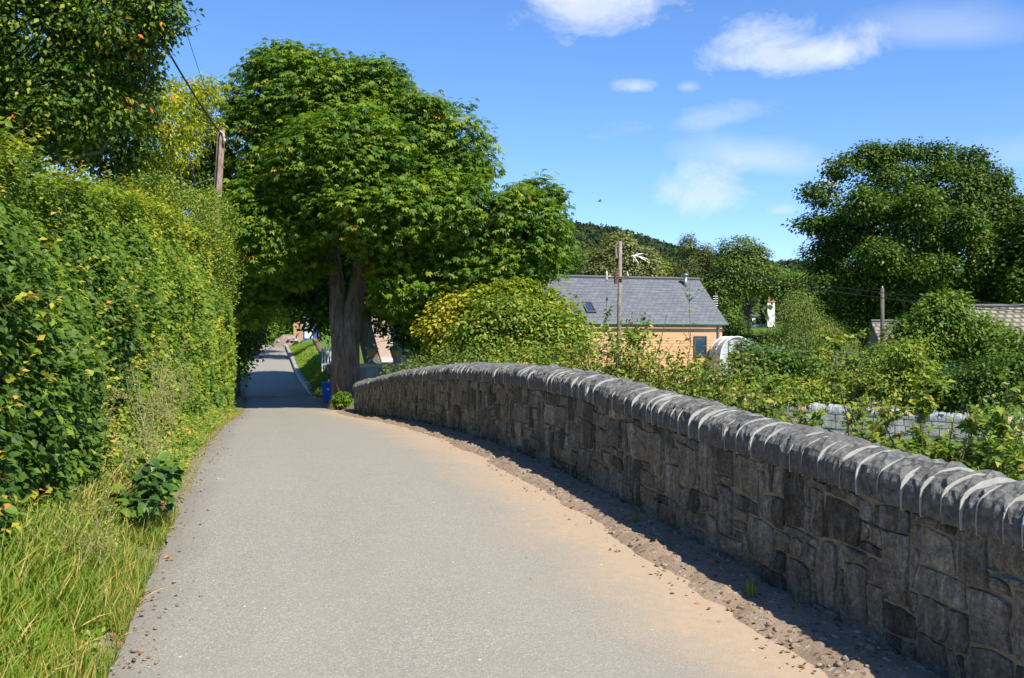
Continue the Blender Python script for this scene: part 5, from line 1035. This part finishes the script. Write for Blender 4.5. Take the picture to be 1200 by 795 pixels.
# kerb and retaining wall on the grass bank
kb = thing('stone_kerb', 'low rough stone kerb at the foot of the grass bank along the lane', 'kerb', gp(float(xr(60)), 60))
for i in range(62):
    d = 43+i*.85; x = float(xr(d))+.08; z = float(EYE+road(d)); m_ = MB(); h = .22*float(sm(d, 42, 50))+.04*q.random(); m_.box((x-.12, d, z-.15), (x+.12, d+.80, z+h), rz=.245, c=(x, d)); m_.build('kerb_stone', M_pale, kb)
bw = thing('bank_wall', 'brown mossy stone wall along the top of the grass bank', 'stone wall', gp(-10.5, 55)); vs = []; M_moss = plain('mossy_stone', (.17, .13, .07), .9, .35, 2.5, .7, bd=.04)
dl = np.linspace(42, 92, 50)
for i, d in enumerate(dl):
    x = float(xr(d))+float(bank_off(d))+.1; zt = EYE+float(bank_top(d))+.25+.05*float(fbm(d*1.5, 2)); zb_ = EYE-2.6
    for a_, z in ((-.16, zb_), (-.16, zt-.05), (0, zt), (.18, zt-.05), (.18, zb_)): vs.append((x+a_+.02*rng.normal(), d, z))
k = len(dl); m_ = MB(); m_.add(vs, [(i*5+j, (i+1)*5+j, (i+1)*5+(j+1) % 5, i*5+(j+1) % 5) for i in range(k-1) for j in range(5)]+[(0, 1, 2, 3, 4), tuple(5*k-1-j for j in range(5))]); m_.build('wall_body', M_moss, bw)
n = 15000; gd = rng.uniform(41, 98, n); tt_ = .1+(bank_off(gd)-.2)*rng.random(n); gx = xr(gd)+tt_; P = np.stack([gx, gd, gz(gx, gd)-.02], -1); a = rng.uniform(0, 6.28, n)
bg_ = leaves('bank_grass', P, np.stack([np.cos(a), np.sin(a)-.6, .3+0*a], -1), np.stack([np.cos(a+1)*.4-.3, np.sin(a+1)*.4, np.ones(n)], -1), rng.uniform(.12, .34, n), rng.uniform(.2, .8, n), (BLADE[0]*np.array((4, 1, 1)), BLADE[1]), M_grass, kind='stuff'); bg_['label'] = 'sunlit grass on the bank right of the far lane'
# portable toilet
tx = wp(363, 0, 92)[0]; tz = EYE+(397.5-397)/F*92; pl = thing('portable_toilet', 'blue portable toilet with a white roof beyond the grass bank', 'portable toilet', (tx, 92, tz))
m_ = MB(); m_.box((tx-.52, 91.5, tz-1.0), (tx+.52, 92.6, tz+1.85)); m_.build('cabin', M_blue, pl)
m_ = MB(); m_.box((tx-.36, 91.44, tz+.02), (tx+.36, 91.498, tz+1.75)); m_.build('door', M_render, pl)
m_ = MB(); m_.box((tx-.60, 91.42, tz+1.86), (tx+.60, 92.7, tz+1.98)); m_.box((tx-.46, 91.55, tz+1.981), (tx+.46, 92.55, tz+2.22), taper=1.2); m_.build('roof', M_white, pl)
m_ = MB(); m_.box((tx-.52, 91.40, tz+1.76), (tx+.52, 91.498, tz+1.84)); m_.build('blue_band', M_blue, pl)
# orange timber panel
M_or = plain('new_timber', (.55, .33, .18), .7, .2, 4, stretch=(5, 5, .6)); px0 = wp(344, 0, 96)[0]; op = thing('fence_panel', 'new orange timber fence panel left of the portable toilet', 'fence', (px0+.5, 96, EYE-.3))
for i in range(9): m_ = MB(); m_.box((px0+i*.13, 96, EYE-1.0), (px0+i*.13+.12, 96.03, EYE+1.75-.03*(i % 2))); m_.build('board', M_or, op)
for z in (EYE+.5, EYE+1.5): m_ = MB(); m_.box((px0-.02, 96.035, z), (px0+1.2, 96.10, z+.1)); m_.build('rail', M_or, op)
# soil heap with stones
hp = thing('soil_heap', 'heap of bare earth and stones beside the far end of the lane', 'soil heap', (wp(338, 0, 95)[0], 95, EYE-.7)); X_, Y_ = np.meshgrid(np.linspace(-1.8, 1.8, 22), np.linspace(-1.4, 1.4, 18), indexing='ij'); cxh = wp(338, 0, 95)[0]
Zh = EYE-.9+1.35*np.maximum(0, 1-(X_/1.7)**2-(Y_/1.3)**2)**.7+.12*fbm(X_*2.5, Y_*2.5); link('earth', grid_mesh('earth', X_+cxh, Y_+95, Zh, smooth=False), M_dirt, hp)
for i in range(14):
    m_ = MB(); c_ = np.array((cxh+q.uniform(-1.2, 1.2), 94.1+q.uniform(-.3, .3), EYE-.6+q.uniform(0, .7))); r_ = q.uniform(.1, .2); m_.lathe(c_, [(r_*.4, -r_*.6), (r_, -.1*r_), (r_*.8, .4*r_), (r_*.2, .65*r_)], 6); m_.build('stone', M_pale, hp)
# white picket gate
pg = thing('picket_gate', 'white picket gate between the bank wall and the tree trunk', 'gate', gp(wp(378, 0, 48)[0], 48)); gx0 = wp(377, 0, 50)[0]
for i in range(5): m_ = MB(); m_.box((gx0+i*.14, 50, EYE-1.7), (gx0+i*.14+.06, 50.03, EYE-.45+.05*(i % 2))); m_.build('picket', M_white, pg)
for z in (EYE-.6, EYE-1.3): m_ = MB(); m_.box((gx0-.03, 50.035, z), (gx0+.68, 50.07, z+.08)); m_.build('rail', M_white, pg)
# dark gate post near the bin
gpz = wp(387, 0, 41); m_ = MB(); m_.box((gpz[0]-.1, 41, EYE-2.6), (gpz[0]+.1, 41.2, EYE-1.45)); m_.box((gpz[0]-.13, 40.97, EYE-1.449), (gpz[0]+.13, 41.23, EYE-1.39)); tag(m_.build('gate_post', M_bark2), 'dark wooden gate post at the near end of the bank wall', 'post')

# ------------------------------------------------------------------ poles and wires
M_wire = plain('black_cable', (.02, .02, .022), .5, .1, 4); M_iron = plain('rusty_iron', (.14, .07, .045), .8, .3, 6); M_porc = plain('porcelain', (.55, .52, .48), .3, .1, 4)
def pole(label, base, top, r, mat, fit=None):
    base, top = np.array(base, float), np.array(top, float); t_ = thing('telegraph_pole', label, 'telegraph pole', base); m_ = MB(); m_.tube([base-(0, 0, .4), base+(top-base)*.5, top], [r*1.25, r*1.1, r*.92], 12); m_.build('shaft', mat, t_, True); return t_
pA = wp(251, 300, 28.6); pT = wp(259.5, 153, 28.6); bA = pA+(pA-pT)*1.35
p1 = pole('leaning brown wooden telegraph pole rising out of the hedge', bA, pT, .115, M_pole)
m_ = MB(); m_.tube([pT+(.0, -.11, -.05), pT+(.10, -.14, -.12), pT+(.12, -.14, -.3)], .02, 6); m_.lathe(pT+(.13, -.14, -.36), [(.01, 0), (.045, .02), (.03, .05), (.045, .08), (.01, .1)], 8); m_.build('insulator', M_porc, p1, True)
m_ = MB(); m_.tube([pT+(-.02, -.12, -.1), pT+(-.08, -.14, -1.2), pT+(-.2, -.14, -2.6), pT+(-.33, -.14, -4.4)], .012, 5); m_.build('down_cable', M_wire, p1)
m_ = MB(); m_.tube([wp(262, 303, 28.2), wp(272, 304, 27.8)], .03, 6); m_.build('step_bracket', M_porc, p1)
pC = wp(727, 283, 41); bC = np.array((pC[0]-.1, 41, EYE-2.4))
p2 = pole('grey weathered telegraph pole with fittings standing in front of the slate roof', bC, pC, .078, M_polegrey)
m_ = MB(); z_ = pC+(0, -.12, -.35); m_.tube([z_+(-.1, 0, .35), z_+(-.22, 0, .1), z_+(-.16, 0, -.35)], .045, 6); m_.build('top_bracket', M_polegrey, p2)
m_ = MB(); c_ = pC+(-.12, -.1, -1.45); m_.tube([c_+(-.02, 0, .3), c_+(-.10, 0, .1), c_+(-.08, 0, -.28)], .07, 8); m_.box(c_+(-.12, -.06, -.1), c_+(.42, .06, .0)); m_.build('iron_fitting', M_iron, p2)
m_ = MB(); m_.tube([c_+(-.28, 0, .02), c_+(-.42, 0, .0)], .03, 6); m_.lathe(c_+(-.45, 0, -.18), [(.03, 0), (.05, .1), (.03, .2), (.05, .3), (.02, .42)], 8); m_.lathe(c_+(.40, 0, .0), [(.03, 0), (.05, .06), (.03, .12), (.02, .2)], 8); m_.build('insulator', M_porc, p2, True)
pD = wp(1034, 338, 44); bD = np.array((pD[0], 44, EYE-2.4)); p3 = pole('thin dark telegraph pole in front of the big beech', bD, pD, .085, M_bark2)
for dx in (0,): m_ = MB(); m_.lathe(pD+(dx, 0, -.01), [(.02, 0), (.04, .04), (.02, .1)], 8); m_.build('insulator', M_porc, p3, True)
# the cables are things strung between the poles
def wire(a, b, sag, r, label):
    a, b = np.array(a, float), np.array(b, float); t = np.linspace(0, 1, 24)[:, None]; p = a+(b-a)*t; p[:, 2] -= sag*4*(t*(1-t))[:, 0]; m_ = MB(); m_.tube(p, r, 5); tag(m_.build('overhead_cable', M_wire, None, True), label, 'cable', 'overhead cables')
wire(pT+(0, -.1, -.1), wp(-130, -560, 5.5), .25, .019, 'thick black cable rising from the leaning pole to the upper left')
wire(wp(246, 120, 27), wp(150, -190, 9), .1, .006, 'thin cable crossing the sky above the yellow-green tree')
e1 = (1330, 366, 30)
wire(wp(730, 296, 41), wp(*e1), .35, .011, 'upper cable from the grey pole to the right edge'); wire(wp(730, 300, 41), wp(1330, 371, 30), .4, .011, 'lower cable running just under the upper one, past the big beech')
wire(wp(727, 288, 41), wp(1330, 374, 31), .55, .010, 'lowest of the three long cables in front of the big beech'); wire(pD, wp(940, 345, 70), .1, .010, 'short thin cable from the dark pole towards the left')
# gull
gb = thing('bird', 'tiny dark bird gliding over the hill, left of the small cloud', 'bird', wp(703, 236, 90)); c_ = wp(703, 236, 90); m_ = MB(); m_.tube([c_+(-.22, 0, 0), c_+(-.1, 0, .0), c_+(.08, 0, .01), c_+(.2, 0, .03)], [.01, .05, .05, .015], 8); m_.build('body', M_dgrey, gb, True)
for s_ in (-1, 1): m_ = MB(); m_.add([c_+(-.07, 0, .02), c_+(.07, 0, .02), c_+(.05, s_*.3, .14), c_+(-.03, s_*.3, .14), c_+(-.06, s_*.6, .06)], [(0, 1, 2, 3), (3, 2, 4)]); m_.build('wing', M_dgrey, gb)
